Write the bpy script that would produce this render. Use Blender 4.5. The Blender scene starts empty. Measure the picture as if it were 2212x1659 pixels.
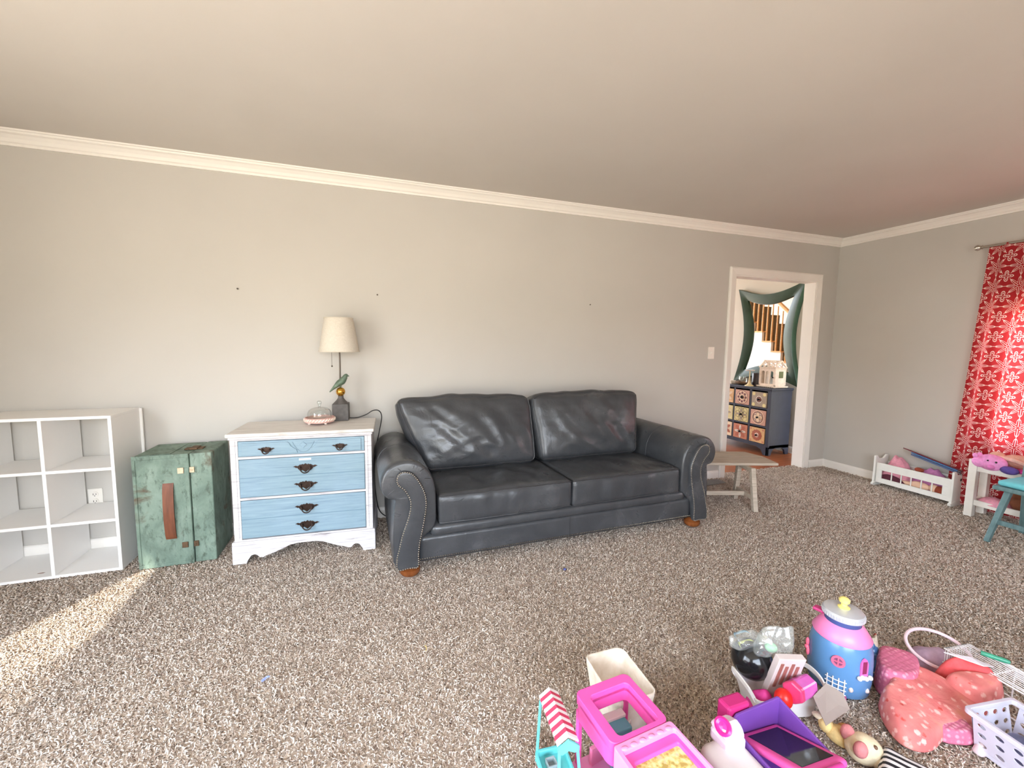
import bpy, bmesh, math, random
import numpy as np
from mathutils import Vector, Matrix, noise
PI = math.pi
SC = bpy.context.scene
COL = SC.collection
rnd = random.Random(7)

# ------------------------------------------------------------------ camera
FPX, YAW, PITCH, ROLL = 910.18, math.radians(18.956), math.radians(5.461), math.radians(0.643)
cd = bpy.data.cameras.new('camera'); cam = bpy.data.objects.new('camera', cd); COL.objects.link(cam)
cd.sensor_fit = 'HORIZONTAL'; cd.sensor_width = 36.0; cd.lens = FPX / 2212 * 36.0; cd.clip_start = 0.02
_f = Vector((math.sin(YAW)*math.cos(PITCH), math.cos(YAW)*math.cos(PITCH), -math.sin(PITCH)))
_r = Vector((math.cos(YAW), -math.sin(YAW), 0)); _u = _r.cross(_f)
_r2 = _r*math.cos(ROLL) + _u*math.sin(ROLL); _u2 = _u*math.cos(ROLL) - _r*math.sin(ROLL)
cam.matrix_world = Matrix(((_r2.x, _u2.x, -_f.x, 0), (_r2.y, _u2.y, -_f.y, -3.2194), (_r2.z, _u2.z, -_f.z, 1.3089), (0, 0, 0, 1)))
SC.camera = cam

# ------------------------------------------------------------------ world, windows' daylight, exposure
W = bpy.data.worlds.new('world'); SC.world = W; W.use_nodes = True
nt = W.node_tree; nt.nodes.clear()
out = nt.nodes.new('ShaderNodeOutputWorld'); bg = nt.nodes.new('ShaderNodeBackground')
tc = nt.nodes.new('ShaderNodeTexCoord'); sx = nt.nodes.new('ShaderNodeSeparateXYZ'); cr = nt.nodes.new('ShaderNodeValToRGB')
mr = nt.nodes.new('ShaderNodeMapRange'); mr.inputs[1].default_value = -1; mr.inputs[2].default_value = 1
nt.links.new(tc.outputs['Generated'], sx.inputs[0]); nt.links.new(sx.outputs['Z'], mr.inputs[0]); nt.links.new(mr.outputs[0], cr.inputs[0])
e = cr.color_ramp.elements
e[0].position = 0.0; e[0].color = (0.50, 0.44, 0.35, 1)
e[1].position = 0.485; e[1].color = (0.54, 0.49, 0.40, 1)
x = e.new(0.515); x.color = (0.40, 0.41, 0.36, 1)      # trees and houses along the horizon
x = e.new(0.545); x.color = (0.46, 0.47, 0.45, 1)
x = e.new(0.575); x.color = (0.90, 0.98, 1.10, 1)      # sky above them
x = e.new(0.75); x.color = (0.78, 0.92, 1.12, 1)
x = e.new(1.0); x.color = (0.66, 0.84, 1.10, 1)
bg.inputs['Strength'].default_value = 18.5
nt.links.new(cr.outputs[0], bg.inputs[0]); nt.links.new(bg.outputs[0], out.inputs[0])
SC.view_settings.view_transform = 'Standard'; SC.view_settings.look = 'None'
SC.view_settings.exposure = 0.0; SC.view_settings.gamma = 1.0; SC.view_settings.use_curve_mapping = False
SC.cycles.max_bounces = 10; SC.cycles.diffuse_bounces = 6; SC.cycles.transparent_max_bounces = 24
SC.cycles.sample_clamp_indirect = 8.0; SC.cycles.use_denoising = True

def portal(name, loc, rot, sx_, sy_):
    l = bpy.data.lights.new(name, 'AREA'); l.shape = 'RECTANGLE'; l.size = sx_; l.size_y = sy_; l.cycles.is_portal = True
    o = bpy.data.objects.new(name, l); o.location = loc; o.rotation_euler = rot; COL.objects.link(o)
# daylight comes in by the openings in the walls: (axis, wall coordinate, a0, a1, z0, z1)
WIN_LEFT = (-4.10, -1.82, 0.06, 2.05)
WIN_FRONT = (-1.3, 1.3, 0.45, 2.15)
WIN_RIGHT = (-2.75, -1.27, 0.55, 1.68)
WIN_HALL_ADDED = (1.2, 4.8, 0.4, 3.4)  # added opening in the unseen hall wall, sized to brighten the hall
portal('window_light_left', (-2.15, (WIN_LEFT[0]+WIN_LEFT[1])/2, (WIN_LEFT[2]+WIN_LEFT[3])/2), (0, -PI/2, 0), WIN_LEFT[3]-WIN_LEFT[2], WIN_LEFT[1]-WIN_LEFT[0])
portal('window_light_front', ((WIN_FRONT[0]+WIN_FRONT[1])/2, -4.95, (WIN_FRONT[2]+WIN_FRONT[3])/2), (PI/2, 0, 0), WIN_FRONT[1]-WIN_FRONT[0], WIN_FRONT[3]-WIN_FRONT[2])
portal('window_light_right', (4.86, (WIN_RIGHT[0]+WIN_RIGHT[1])/2, (WIN_RIGHT[2]+WIN_RIGHT[3])/2), (0, PI/2, 0), WIN_RIGHT[3]-WIN_RIGHT[2], WIN_RIGHT[1]-WIN_RIGHT[0])
portal('added_light_hall', ((WIN_HALL_ADDED[0]+WIN_HALL_ADDED[1])/2, 5.65, (WIN_HALL_ADDED[2]+WIN_HALL_ADDED[3])/2), (-PI/2, 0, 0), WIN_HALL_ADDED[1]-WIN_HALL_ADDED[0], WIN_HALL_ADDED[3]-WIN_HALL_ADDED[2])

sl = bpy.data.lights.new('sun', 'SUN'); sl.energy = 9.0; sl.angle = math.radians(1.0); sl.color = (1, .93, .80)
sun = bpy.data.objects.new('sun', sl); COL.objects.link(sun)
_sd = Vector((.51*math.cos(math.radians(46)), .86*math.cos(math.radians(46)), -math.sin(math.radians(46))))
sun.rotation_euler = _sd.to_track_quat('-Z', 'Y').to_euler()

# ------------------------------------------------------------------ helpers
class MB:
    """collects shapes; build() links them as ONE mesh object"""
    def __init__(s): s.v = []; s.f = []; s.m = []
    def add(s, vs, fs, mi=0):
        b = len(s.v); s.v += [tuple(p) for p in vs]; s.f += [tuple(i+b for i in q) for q in fs]; s.m += [mi]*len(fs); return s
    def box(s, x0, x1, y0, y1, z0, z1, M=None, mi=0):
        vs = [Vector((x, y, z)) for z in (z0, z1) for y in (y0, y1) for x in (x0, x1)]
        if M: vs = [M @ p for p in vs]
        return s.add(vs, [(0,2,3,1), (4,5,7,6), (0,1,5,4), (2,6,7,3), (0,4,6,2), (1,3,7,5)], mi)
    def bar(s, p, q, w, h, up=(0, 0, 1), mi=0, w2=None, h2=None):
        p = Vector(p); q = Vector(q); d = (q-p).normalized(); u = Vector(up)
        a = d.cross(u)
        if a.length < 1e-4: a = d.cross(Vector((1, 0, 0)))
        a.normalize(); b = a.cross(d)
        w2 = w2 or w; h2 = h2 or h
        vs = [p+a*(sa*w/2)+b*(sb*h/2) for sa, sb in ((-1,-1), (1,-1), (1,1), (-1,1))] + [q+a*(sa*w2/2)+b*(sb*h2/2) for sa, sb in ((-1,-1), (1,-1), (1,1), (-1,1))]
        return s.add(vs, [(3,2,1,0), (4,5,6,7), (0,1,5,4), (1,2,6,5), (2,3,7,6), (3,0,4,7)], mi)
    def tube(s, pts, r, n=8, mi=0, closed=False, cap=True):
        pts = [Vector(p) for p in pts]; k = len(pts); rs = r if isinstance(r, (list, tuple)) else [r]*k
        vs = []; prev = None
        for i, p in enumerate(pts):
            a = pts[(i-1) % k] if (i or closed) else p
            b = pts[(i+1) % k] if (i < k-1 or closed) else p
            d = (b-a).normalized() if (b-a).length > 1e-9 else Vector((0, 0, 1))
            if prev is None:
                t = Vector((0, 0, 1)) if abs(d.z) < .9 else Vector((1, 0, 0)); u = d.cross(t).normalized()
            else:
                u = prev - d*prev.dot(d); u = u.normalized() if u.length > 1e-6 else d.orthogonal().normalized()
            prev = u; w = d.cross(u)
            vs += [p + (u*math.cos(2*PI*j/n) + w*math.sin(2*PI*j/n))*rs[i] for j in range(n)]
        fs = []
        for i in range(k if closed else k-1):
            i2 = (i+1) % k
            for j in range(n):
                j2 = (j+1) % n; fs.append((i*n+j, i*n+j2, i2*n+j2, i2*n+j))
        if cap and not closed: fs += [tuple(range(n))[::-1], tuple((k-1)*n+j for j in range(n))]
        return s.add(vs, fs, mi)
    def lathe(s, prof, n=32, c=(0, 0, 0), M=None, mi=0, sxy=(1, 1)):
        vs = []; fs = []; k = len(prof)
        for r, z in prof:
            for j in range(n):
                t = 2*PI*j/n; p = Vector((c[0]+max(r, 1e-5)*math.cos(t)*sxy[0], c[1]+max(r, 1e-5)*math.sin(t)*sxy[1], c[2]+z)); vs.append(M @ p if M else p)
        for i in range(k-1):
            for j in range(n):
                j2 = (j+1) % n; fs.append((i*n+j, i*n+j2, (i+1)*n+j2, (i+1)*n+j))
        if prof[0][0] > 1e-4: fs.append(tuple(range(n))[::-1])
        if prof[-1][0] > 1e-4: fs.append(tuple((k-1)*n+j for j in range(n)))
        return s.add(vs, fs, mi)
    def ball(s, c, r, n=16, k=10, mi=0, M=None):
        r = r if isinstance(r, (list, tuple)) else (r, r, r)
        vs = []; fs = []
        for i in range(k+1):
            a = -PI/2 + PI*i/k
            for j in range(n):
                t = 2*PI*j/n; q = Vector((r[0]*math.cos(a)*math.cos(t), r[1]*math.cos(a)*math.sin(t), r[2]*math.sin(a)))
                if M: q = M @ q
                vs.append(Vector(c)+q)
        for i in range(k):
            for j in range(n):
                j2 = (j+1) % n; fs.append((i*n+j, i*n+j2, (i+1)*n+j2, (i+1)*n+j))
        return s.add(vs, fs, mi)
    def prism(s, poly, plane, a, b, mi=0):
        """poly (2D) extruded from a to b along the plane's missing axis"""
        def P(u, v, w): return {'xz': (u, w, v), 'yz': (w, u, v), 'xy': (u, v, w)}[plane]
        n = len(poly); vs = [P(u, v, a) for u, v in poly] + [P(u, v, b) for u, v in poly]
        fs = [tuple(range(n)), tuple(range(2*n-1, n-1, -1))] + [(i, n+i, n+(i+1) % n, (i+1) % n) for i in range(n)]
        return s.add(vs, fs, mi)
    def strip(s, rows, mi=0, close_u=False):
        """rows: lists of points of equal length -> quad sheet"""
        n = len(rows[0]); vs = [p for r in rows for p in r]; fs = []
        for i in range(len(rows)-1):
            for j in range(n if close_u else n-1):
                j2 = (j+1) % n; fs.append((i*n+j, i*n+j2, (i+1)*n+j2, (i+1)*n+j))
        return s.add(vs, fs, mi)
    def build(s, name, mat, parent=None, smooth=False, bevel=0, seg=2, solid=0, subsurf=0, kind=None, loc=None, angle=40):
        me = bpy.data.meshes.new(name); me.from_pydata(s.v, [], s.f)
        if isinstance(mat, (list, tuple)): me.polygons.foreach_set('material_index', s.m)
        bm = bmesh.new(); bm.from_mesh(me); bmesh.ops.remove_doubles(bm, verts=bm.verts, dist=1e-6)
        bmesh.ops.recalc_face_normals(bm, faces=bm.faces); bm.to_mesh(me); bm.free()
        mats = mat if isinstance(mat, (list, tuple)) else [mat]
        for m_ in mats: me.materials.append(m_)
        o = bpy.data.objects.new(name, me); COL.objects.link(o)
        if smooth:
            me.polygons.foreach_set('use_smooth', [True]*len(me.polygons))
            if angle < 180:
                me.set_sharp_from_angle(angle=math.radians(angle))
        if solid:
            m = o.modifiers.new('solid', 'SOLIDIFY'); m.thickness = solid; m.offset = 0
        if bevel:
            m = o.modifiers.new('bevel', 'BEVEL'); m.width = bevel; m.segments = seg; m.limit_method = 'ANGLE'; m.angle_limit = math.radians(35); m.harden_normals = False
        if subsurf:
            m = o.modifiers.new('sub', 'SUBSURF'); m.levels = subsurf; m.render_levels = subsurf
        if parent: o.parent = parent
        if kind: o['kind'] = kind
        if loc: o.location = loc
        return o

def arc(cx, cz, r, a0, a1, n=12):
    return [(cx+r*math.cos(math.radians(a0+(a1-a0)*i/n)), cz+r*math.sin(math.radians(a0+(a1-a0)*i/n))) for i in range(n+1)]

def smooth_poly(pts, n=6, closed=True):
    """Catmull-Rom through 2D/3D points"""
    pts = [Vector(p) if len(p) == 3 else Vector((p[0], p[1], 0)) for p in pts]; k = len(pts); res = []
    for i in range(k if closed else k-1):
        p0, p1, p2, p3 = (pts[(i+j-1) % k] if closed else pts[min(max(i+j-1, 0), k-1)] for j in range(4))
        for t in range(n):
            t /= n; res.append(.5*((2*p1)+(p2-p0)*t+(2*p0-5*p1+4*p2-p3)*t*t+(3*p1-p0-3*p2+p3)*t**3))
    if not closed: res.append(pts[-1])
    return res

def rbox(w, d, h, r, nx=24, ny=24, nz=8, puff=(0, 0, 0), wr=0, wf=6, seed=0, shape=None):
    """dense rounded box centred at the origin, with puffed faces and wrinkles; returns (verts, faces)"""
    idx = {}; vs = []; fs = []
    def g(i, j, k):
        key = (i, j, k)
        if key in idx: return idx[key]
        a, b, c = 2*i/nx-1, 2*j/ny-1, 2*k/nz-1
        p = Vector((a*w/2, b*d/2, c*h/2)); q = Vector((max(-w/2+r, min(w/2-r, p.x)), max(-d/2+r, min(d/2-r, p.y)), max(-h/2+r, min(h/2-r, p.z))))
        n = p-q
        if n.length > 1e-9: n.normalize(); p = q+n*r
        fx, fy, fz = (1-a*a), (1-b*b), (1-c*c)
        p += Vector((a*puff[0]*fy*fz, b*puff[1]*fx*fz, c*puff[2]*(fx*fy)**.6))
        if wr:
            o = Vector((seed*3.1, seed*1.7, seed*.9))
            t = noise.noise(Vector((p.x*wf, p.y*wf, p.z*wf))+o) + .5*noise.noise(Vector((p.x*wf*2.3, p.y*wf*2.3, p.z*wf*2.3))+o)
            nn = n if n.length > 0 else Vector((0, 0, 1)); p += nn*t*wr
        if shape: p = shape(p, a, b, c)
        idx[key] = len(vs); vs.append(p); return idx[key]
    for i in range(nx):
        for j in range(ny):
            fs.append((g(i,j,0), g(i,j+1,0), g(i+1,j+1,0), g(i+1,j,0))); fs.append((g(i,j,nz), g(i+1,j,nz), g(i+1,j+1,nz), g(i,j+1,nz)))
    for i in range(nx):
        for k in range(nz):
            fs.append((g(i,0,k), g(i+1,0,k), g(i+1,0,k+1), g(i,0,k+1))); fs.append((g(i,ny,k), g(i,ny,k+1), g(i+1,ny,k+1), g(i+1,ny,k)))
    for j in range(ny):
        for k in range(nz):
            fs.append((g(0,j,k), g(0,j,k+1), g(0,j+1,k+1), g(0,j+1,k))); fs.append((g(nx,j,k), g(nx,j+1,k), g(nx,j+1,k+1), g(nx,j,k+1)))
    return vs, fs, idx

def place(vs, M): return [M @ Vector(p) for p in vs]
def T(x, y, z): return Matrix.Translation((x, y, z))
def R(deg, ax): return Matrix.Rotation(math.radians(deg), 4, ax)

def tag(o, label, cat, group=None, kind=None):
    o['label'] = label; o['category'] = cat
    if group: o['group'] = group
    if kind: o['kind'] = kind
    return o
def thing(name, label, cat, loc=(0, 0, 0), rz=0, group=None):
    o = bpy.data.objects.new(name, None); COL.objects.link(o); o.location = loc; o.rotation_euler = (0, 0, rz); o.empty_display_size = .05
    return tag(o, label, cat, group)
def struct(name, mb, mat, parent=None, **k):
    return mb.build(name, mat, parent, kind='structure', **k)

# ------------------------------------------------------------------ materials
def rgb(r, g, b):
    """sRGB 0-255 -> linear"""
    return tuple(((c/255)/12.92 if c/255 <= .04045 else ((c/255+.055)/1.055)**2.4) for c in (r, g, b)) + (1,)
class Mat:
    def __init__(s, name, col, rough=.6, metal=0, spec=.5):
        s.m = bpy.data.materials.new(name); s.m.use_nodes = True; s.t = s.m.node_tree; s.n = s.t.nodes; s.b = s.n['Principled BSDF']; s.o = s.n['Material Output']
        s.b.inputs['Base Color'].default_value = col; s.b.inputs['Roughness'].default_value = rough; s.b.inputs['Metallic'].default_value = metal
        s.b.inputs['Specular IOR Level'].default_value = spec; s._tc = None
    def node(s, t, **k):
        n = s.n.new(t)
        for a, b in k.items(): setattr(n, a, b)
        return n
    def link(s, a, b): s.t.links.new(a, b)
    def coord(s, scale=(1, 1, 1), kind='Object', rot=(0, 0, 0)):
        if not s._tc: s._tc = s.node('ShaderNodeTexCoord')
        mp = s.node('ShaderNodeMapping'); mp.inputs['Scale'].default_value = scale; mp.inputs['Rotation'].default_value = rot; s.link(s._tc.outputs[kind], mp.inputs[0]); return mp.outputs[0]
    def noise(s, sc, det=3, scale=(1, 1, 1), dist=0, rough=.5):
        n = s.node('ShaderNodeTexNoise'); n.inputs['Scale'].default_value = sc; n.inputs['Detail'].default_value = det; n.inputs['Distortion'].default_value = dist; n.inputs['Roughness'].default_value = rough
        s.link(s.coord(scale), n.inputs['Vector']); return n.outputs['Fac']
    def ramp(s, fac, stops, interp='LINEAR'):
        r = s.node('ShaderNodeValToRGB'); r.color_ramp.interpolation = interp; e = r.color_ramp.elements
        while len(e) < len(stops): e.new(.5)
        for k, (p, c) in enumerate(stops): e[k].position = p; e[k].color = c
        s.link(fac, r.inputs[0]); return r.outputs[0]
    def mix(s, fac, a, b, mode='MIX'):
        n = s.node('ShaderNodeMix', data_type='RGBA', blend_type=mode)
        for sock, v in ((n.inputs['Factor'], fac), (n.inputs['A'], a), (n.inputs['B'], b)):
            pass
        fi = [i for i in n.inputs if i.name == 'Factor' and i.type == 'VALUE'][0]; ai = [i for i in n.inputs if i.name == 'A' and i.type == 'RGBA'][0]; bi = [i for i in n.inputs if i.name == 'B' and i.type == 'RGBA'][0]
        for sock, v in ((fi, fac), (ai, a), (bi, b)):
            if hasattr(v, 'is_output'): s.link(v, sock)
            else: sock.default_value = v
        return [o for o in n.outputs if o.type == 'RGBA'][0]
    def math(s, op, a, b=None, clamp=False):
        n = s.node('ShaderNodeMath', operation=op, use_clamp=clamp)
        for i, v in enumerate((a, b)):
            if v is None: continue
            if hasattr(v, 'is_output'): s.link(v, n.inputs[i])
            else: n.inputs[i].default_value = v
        return n.outputs[0]
    def color(s, sock): s.link(sock, s.b.inputs['Base Color']); return s
    def rough(s, sock): s.link(sock, s.b.inputs['Roughness']); return s
    def bump(s, h, strength=.3, dist=.01):
        n = s.node('ShaderNodeBump'); n.inputs['Strength'].default_value = strength; n.inputs['Distance'].default_value = dist; s.link(h, n.inputs['Height']); s.link(n.outputs[0], s.b.inputs['Normal']); return s
def flat(name, col, rough=.5, metal=0, var=.06, sc=20, bump=0, spec=.5):
    m = Mat(name, col, rough, metal, spec)
    f = m.noise(sc, 3)
    d = tuple(c*(1-var) for c in col[:3])+(1,); l = tuple(min(1, c*(1+var)) for c in col[:3])+(1,)
    m.color(m.ramp(f, [(.3, d), (.7, l)]))
    if bump: m.bump(m.noise(sc*6, 2), bump, .002)
    return m.m

def wall_paint(name, c, rough=.55):
    m = Mat(name, c, rough, spec=.35)
    f = m.noise(1.3, 3); d = tuple(k*.975 for k in c[:3])+(1,); l = tuple(min(1, k*1.02) for k in c[:3])+(1,)
    m.color(m.ramp(f, [(.35, d), (.65, l)])); m.bump(m.noise(160, 2), .06, .002); return m.m
M_WALL = wall_paint('painted_drywall_greige', rgb(190, 186, 179))
M_CEIL = wall_paint('painted_ceiling', rgb(204, 198, 190), .8)
M_HALL = wall_paint('painted_hall_wall', rgb(205, 196, 182))
M_TRIM = flat('white_trim_paint', rgb(233, 229, 222), .4, var=.02, sc=4)
def wood(name, c1, c2, rough=.45, scale=(1, 14, 14), sc=3, bump=.15):
    m = Mat(name, c1, rough); f = m.noise(sc, 5, scale, .6); m.color(m.ramp(f, [(.3, c1), (.7, c2)])); m.bump(f, bump, .003); return m.m

# carpet backing and pile
def carpet_base():
    m = Mat('carpet_backing', rgb(120, 106, 92), .95, spec=.1); f = m.noise(180, 3); m.color(m.ramp(f, [(.35, rgb(190, 173, 158)), (.65, rgb(225, 210, 195))])); m.bump(f, .6, .01); return m.m
def carpet_pile():
    m = Mat('carpet_yarn', rgb(150, 136, 122), .9, spec=.15)
    g = m.node('ShaderNodeNewGeometry')
    c = m.ramp(g.outputs['Random Per Island'], [(0, rgb(160, 140, 124)), (.15, rgb(190, 171, 155)), (.45, rgb(213, 197, 182)), (.75, rgb(228, 214, 200)), (1, rgb(242, 232, 220))])
    big = m.noise(1.1, 2); c2 = m.mix(.35, c, m.ramp(big, [(.3, (.82, .80, .78, 1)), (.7, (1.0, 1.0, 1.0, 1))]), 'MULTIPLY')
    m.color(c2); return m.m
M_CARPET = carpet_base(); M_PILE = carpet_pile()

# ------------------------------------------------------------------ the room
XL, XR, YF, ZC, WT = -2.1, 4.774, -4.9, 2.44, 0.113
DX0, DX1, DZ = 3.36, 4.47, 2.0
def holed(axis, a, b, t0, t1, z0, z1, hole):
    """slab in one wall direction with one rectangular opening"""
    m = MB()
    def bx(u0, u1, w0, w1):
        if u1-u0 < 1e-4 or w1-w0 < 1e-4: return
        if axis == 'x': m.box(u0, u1, t0, t1, w0, w1)
        else: m.box(t0, t1, u0, u1, w0, w1)
    h0, h1, g0, g1 = hole
    bx(a, h0, z0, z1); bx(h1, b, z0, z1); bx(h0, h1, z0, g0); bx(h0, h1, g1, z1)
    return m
struct('floor', MB().box(XL-.1, XR+.1, YF-.1, .10, -.11, -.008), M_CARPET)
struct('ceiling', MB().box(XL-.1, XR+.1, YF-.1, WT, ZC, ZC+.1), M_CEIL)
HC = 4.3
struct('ceiling', MB().box(.3, 5.06, 0, 5.7, HC, HC+.1), M_CEIL)
struct('wall_front', MB().box(.3, 5.045, 0, WT, ZC+.1, HC), M_HALL)
struct('wall_back', holed('x', XL, XR+.1, 0, WT, -.01, ZC, (DX0, DX1, -.01, DZ)), M_WALL)
struct('wall_right', holed('y', YF, 0, XR, XR+.09, -.01, ZC, WIN_RIGHT), M_WALL)
struct('wall_left', holed('y', YF, WT, XL-.09, XL, -.01, ZC, WIN_LEFT), M_WALL)
struct('wall_front', holed('x', XL-.09, XR+.09, YF-.09, YF, -.01, ZC, WIN_FRONT), M_WALL)
# hall beyond the doorway
HX = 4.955
M_FLOORW = wood('hall_oak_floor', rgb(128, 66, 34), rgb(165, 92, 50), .28, (1.2, 14, 1), 2.5, .05)
struct('floor', MB().box(.3, HX+.1, .10, 5.7, -.11, -.006), M_FLOORW)
struct('wall_right', MB().box(HX, HX+.09, WT, 5.7, -.01, HC), M_HALL)
struct('wall_left', MB().box(.3, .39, WT, 5.7, -.01, HC), M_HALL)
struct('wall_back', holed('x', .3, HX+.09, 5.6, 5.69, -.01, HC, WIN_HALL_ADDED), M_HALL)

def sash(name, axis, c, hole, mullions=2, rails=2):
    m = MB(); a0, a1, z0, z1 = hole; w = .055
    def bx(u0, u1, w0, w1, d=.02):
        if axis == 'x': m.box(u0, u1, c-d, c+d, w0, w1)
        else: m.box(c-d, c+d, u0, u1, w0, w1)
    bx(a0, a0+w, z0, z1); bx(a1-w, a1, z0, z1); bx(a0+w, a1-w, z0, z0+w); bx(a0+w, a1-w, z1-w, z1)
    for i in range(1, mullions): u = a0+(a1-a0)*i/mullions; bx(u-.02, u+.02, z0+w, z1-w, .018)
    for i in range(1, rails): z = z0+(z1-z0)*i/rails; bx(a0+w, a1-w, z-.015, z+.015, .014)
    struct(name, m, M_TRIM)
sash('window_1', 'y', XL-.045, WIN_LEFT); sash('window_2', 'x', YF-.045, WIN_FRONT, 4); sash('window_3', 'y', XR+.045, WIN_RIGHT); sash('added_window_hall', 'x', 5.645, WIN_HALL_ADDED, 4, 3)

def sheer():
    m = Mat('light_limiting_sheer', rgb(240, 238, 232), .9); tr_ = m.node('ShaderNodeBsdfTranslucent'); tr_.inputs[0].default_value = (.9, .89, .86, 1); tp = m.node('ShaderNodeBsdfTransparent')
    a = m.node('ShaderNodeMixShader'); a.inputs[0].default_value = .65; m.link(m.b.outputs[0], a.inputs[1]); m.link(tr_.outputs[0], a.inputs[2]); b = m.node('ShaderNodeMixShader'); b.inputs[0].default_value = .40; m.link(a.outputs[0], b.inputs[1]); m.link(tp.outputs[0], b.inputs[2]); m.link(b.outputs[0], m.o.inputs[0]); return m.m
sv = MB(); sv.strip([[(XL+.05+.02*math.sin(i*.9), -2.42-1.75*i/120, z) for i in range(121)] for z in (.03, .7, 1.4, 2.12)])
tag(sv.build('added_sun_sheer', sheer(), None, True), 'unseen white sheer added at the left hand window to limit and diffuse the sun', 'curtain')  # unseen sheer, added to narrow the sun band and soften the daylight

# crown moulding
CP = [(0, 2.366), (.012, 2.366), (.014, 2.378), (.022, 2.384), (.030, 2.400), (.044, 2.416), (.056, 2.422), (.060, 2.430), (.068, 2.432), (.070, 2.44), (0, 2.44)]
def crown(name, side):
    m = MB()
    if side == 'back': rows = [[(XL+d, -d, z) for d, z in CP], [(XR-d, -d, z) for d, z in CP]]
    if side == 'right': rows = [[(XR-d, -d, z) for d, z in CP], [(XR-d, YF+d, z) for d, z in CP]]
    if side == 'left': rows = [[(XL+d, YF+d, z) for d, z in CP], [(XL+d, -d, z) for d, z in CP]]
    if side == 'front': rows = [[(XR-d, YF+d, z) for d, z in CP], [(XL+d, YF+d, z) for d, z in CP]]
    m.strip(rows, close_u=True); struct(name, m, M_TRIM)
for i, s in enumerate(('back', 'right', 'left', 'front')): crown('trim_%d' % (i+1), s)
# baseboards
BP = [(0, -.008), (.014, -.008), (.014, .055), (.011, .068), (.006, .075), (0, .075)]
def base(name, p, q, nrm):
    p = Vector(p); q = Vector(q); nrm = Vector(nrm)
    rows = [[(p.x+nrm.x*d, p.y+nrm.y*d, z) for d, z in BP], [(q.x+nrm.x*d, q.y+nrm.y*d, z) for d, z in BP]]
    m = MB().strip(rows, close_u=True); n = len(BP); m.add(rows[0], [tuple(range(n))]); m.add(rows[1], [tuple(range(n))[::-1]]); struct(name, m, M_TRIM)
base('baseboard_back', (XL, 0), (DX0-.07, 0), (0, -1)); base('baseboard_back', (DX1+.07, 0), (XR, 0), (0, -1))
base('baseboard_right', (XR, 0), (XR, YF), (-1, 0)); base('baseboard_left', (XL, YF), (XL, 0), (1, 0)); base('baseboard_front', (XR, YF), (XL, YF), (0, 1))
base('baseboard_right', (HX, WT), (HX, 5.6), (-1, 0))
# cased doorway: jamb lining and mitred casing
m = MB(); m.box(DX0, DX0+.018, -.004, WT+.004, -.008, DZ); m.box(DX1-.018, DX1, -.004, WT+.004, -.008, DZ); m.box(DX0+.018, DX1-.018, -.004, WT+.004, DZ-.018, DZ)
struct('trim_5', m, M_TRIM)
def casing(y, s):
    m = MB(); w = .072
    prof = [(0, 0), (0, .014), (.02, .016), (.045, .019), (.06, .020), (w, .014), (w, 0)]
    path = [(DX0+.006, -.008, -1, 0), (DX0+.006, DZ-.006, -1, 1), (DX1-.006, DZ-.006, 1, 1), (DX1-.006, -.008, 1, 0)]
    rows = [[(x+ox*a, y+s*d, z+oz*a) for a, d in prof] for x, z, ox, oz in path]
    m.strip(rows, close_u=True); return m
struct('trim_6', casing(0, -1), M_TRIM); struct('trim_7', casing(WT, 1), M_TRIM)

# small fittings on the wall
M_PLASTIC = flat('ivory_white_plastic', rgb(236, 232, 224), .35, var=.01)
M_DARKSLOT = flat('dark_slot', rgb(40, 36, 32), .6)
M_NAIL = flat('grey_nail_steel', rgb(95, 88, 80), .4, .6)
t = thing('light_switch', 'small ivory toggle light switch on the wall left of the doorway', 'switch', (3.121, 0, 1.242))
MB().box(-.036, .036, -.006, 0, -.057, .057).build('wall_plate', M_PLASTIC, t, bevel=.002)
MB().box(-.005, .005, -.018, -.006, -.011, .012).build('toggle', M_PLASTIC, t, bevel=.001)
t = thing('wall_outlet', 'white duplex wall outlet seen through the middle opening of the cube shelf', 'outlet', (-1.605, 0, .335))
MB().box(-.036, .036, -.006, 0, -.057, .057).build('wall_plate', M_PLASTIC, t, bevel=.002)
for dz in (-.022, .022):
    f = MB().lathe([(0, 0), (.016, 0), (.017, .002), (.017, .005)], 20, M=T(0, -.006, dz) @ R(90, 'X') @ T(0, 0, -.0) ).build('socket_face', M_PLASTIC, t)
    MB().box(-.008, -.006, -.0125, -.006, dz-.004, dz+.007).box(.006, .008, -.0125, -.006, dz-.003, dz+.006).box(-.002, .002, -.0125, -.006, dz-.011, dz-.007).build('socket_slots', M_DARKSLOT, t)
for i, (x, z, lab) in enumerate([(-.789, 1.642, 'tiny bare nail in the wall above the blue dresser, left of the lamp'), (.076, 1.644, 'tiny bare nail in the wall just right of and above the lamp shade'), (1.796, 1.643, 'tiny bare nail in the wall above the right half of the sofa')]):
    o = MB().tube([(0, .004, 0), (0, -.010, .003)], .0028, 8).ball((0, -.0105, .003), (.0055, .002, .0055), 10, 6).build('wall_nail', M_NAIL, None, True, loc=(x, 0, z)); tag(o, lab, 'nail', 'bare nails left in the back wall')
o = MB().box(-.17, .17, -.055, .055, 0, .006)
for i in range(11): o.box(-.155+i*.029, -.142+i*.029, -.042, .042, .004, .008)
o = o.build('floor_vent', flat('grey_vent_metal', rgb(140, 138, 136), .4, .5), None, bevel=.001, loc=(3.06, -.115, .004)); tag(o, 'grey metal floor vent in the carpet between sofa and doorway', 'vent')

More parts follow.
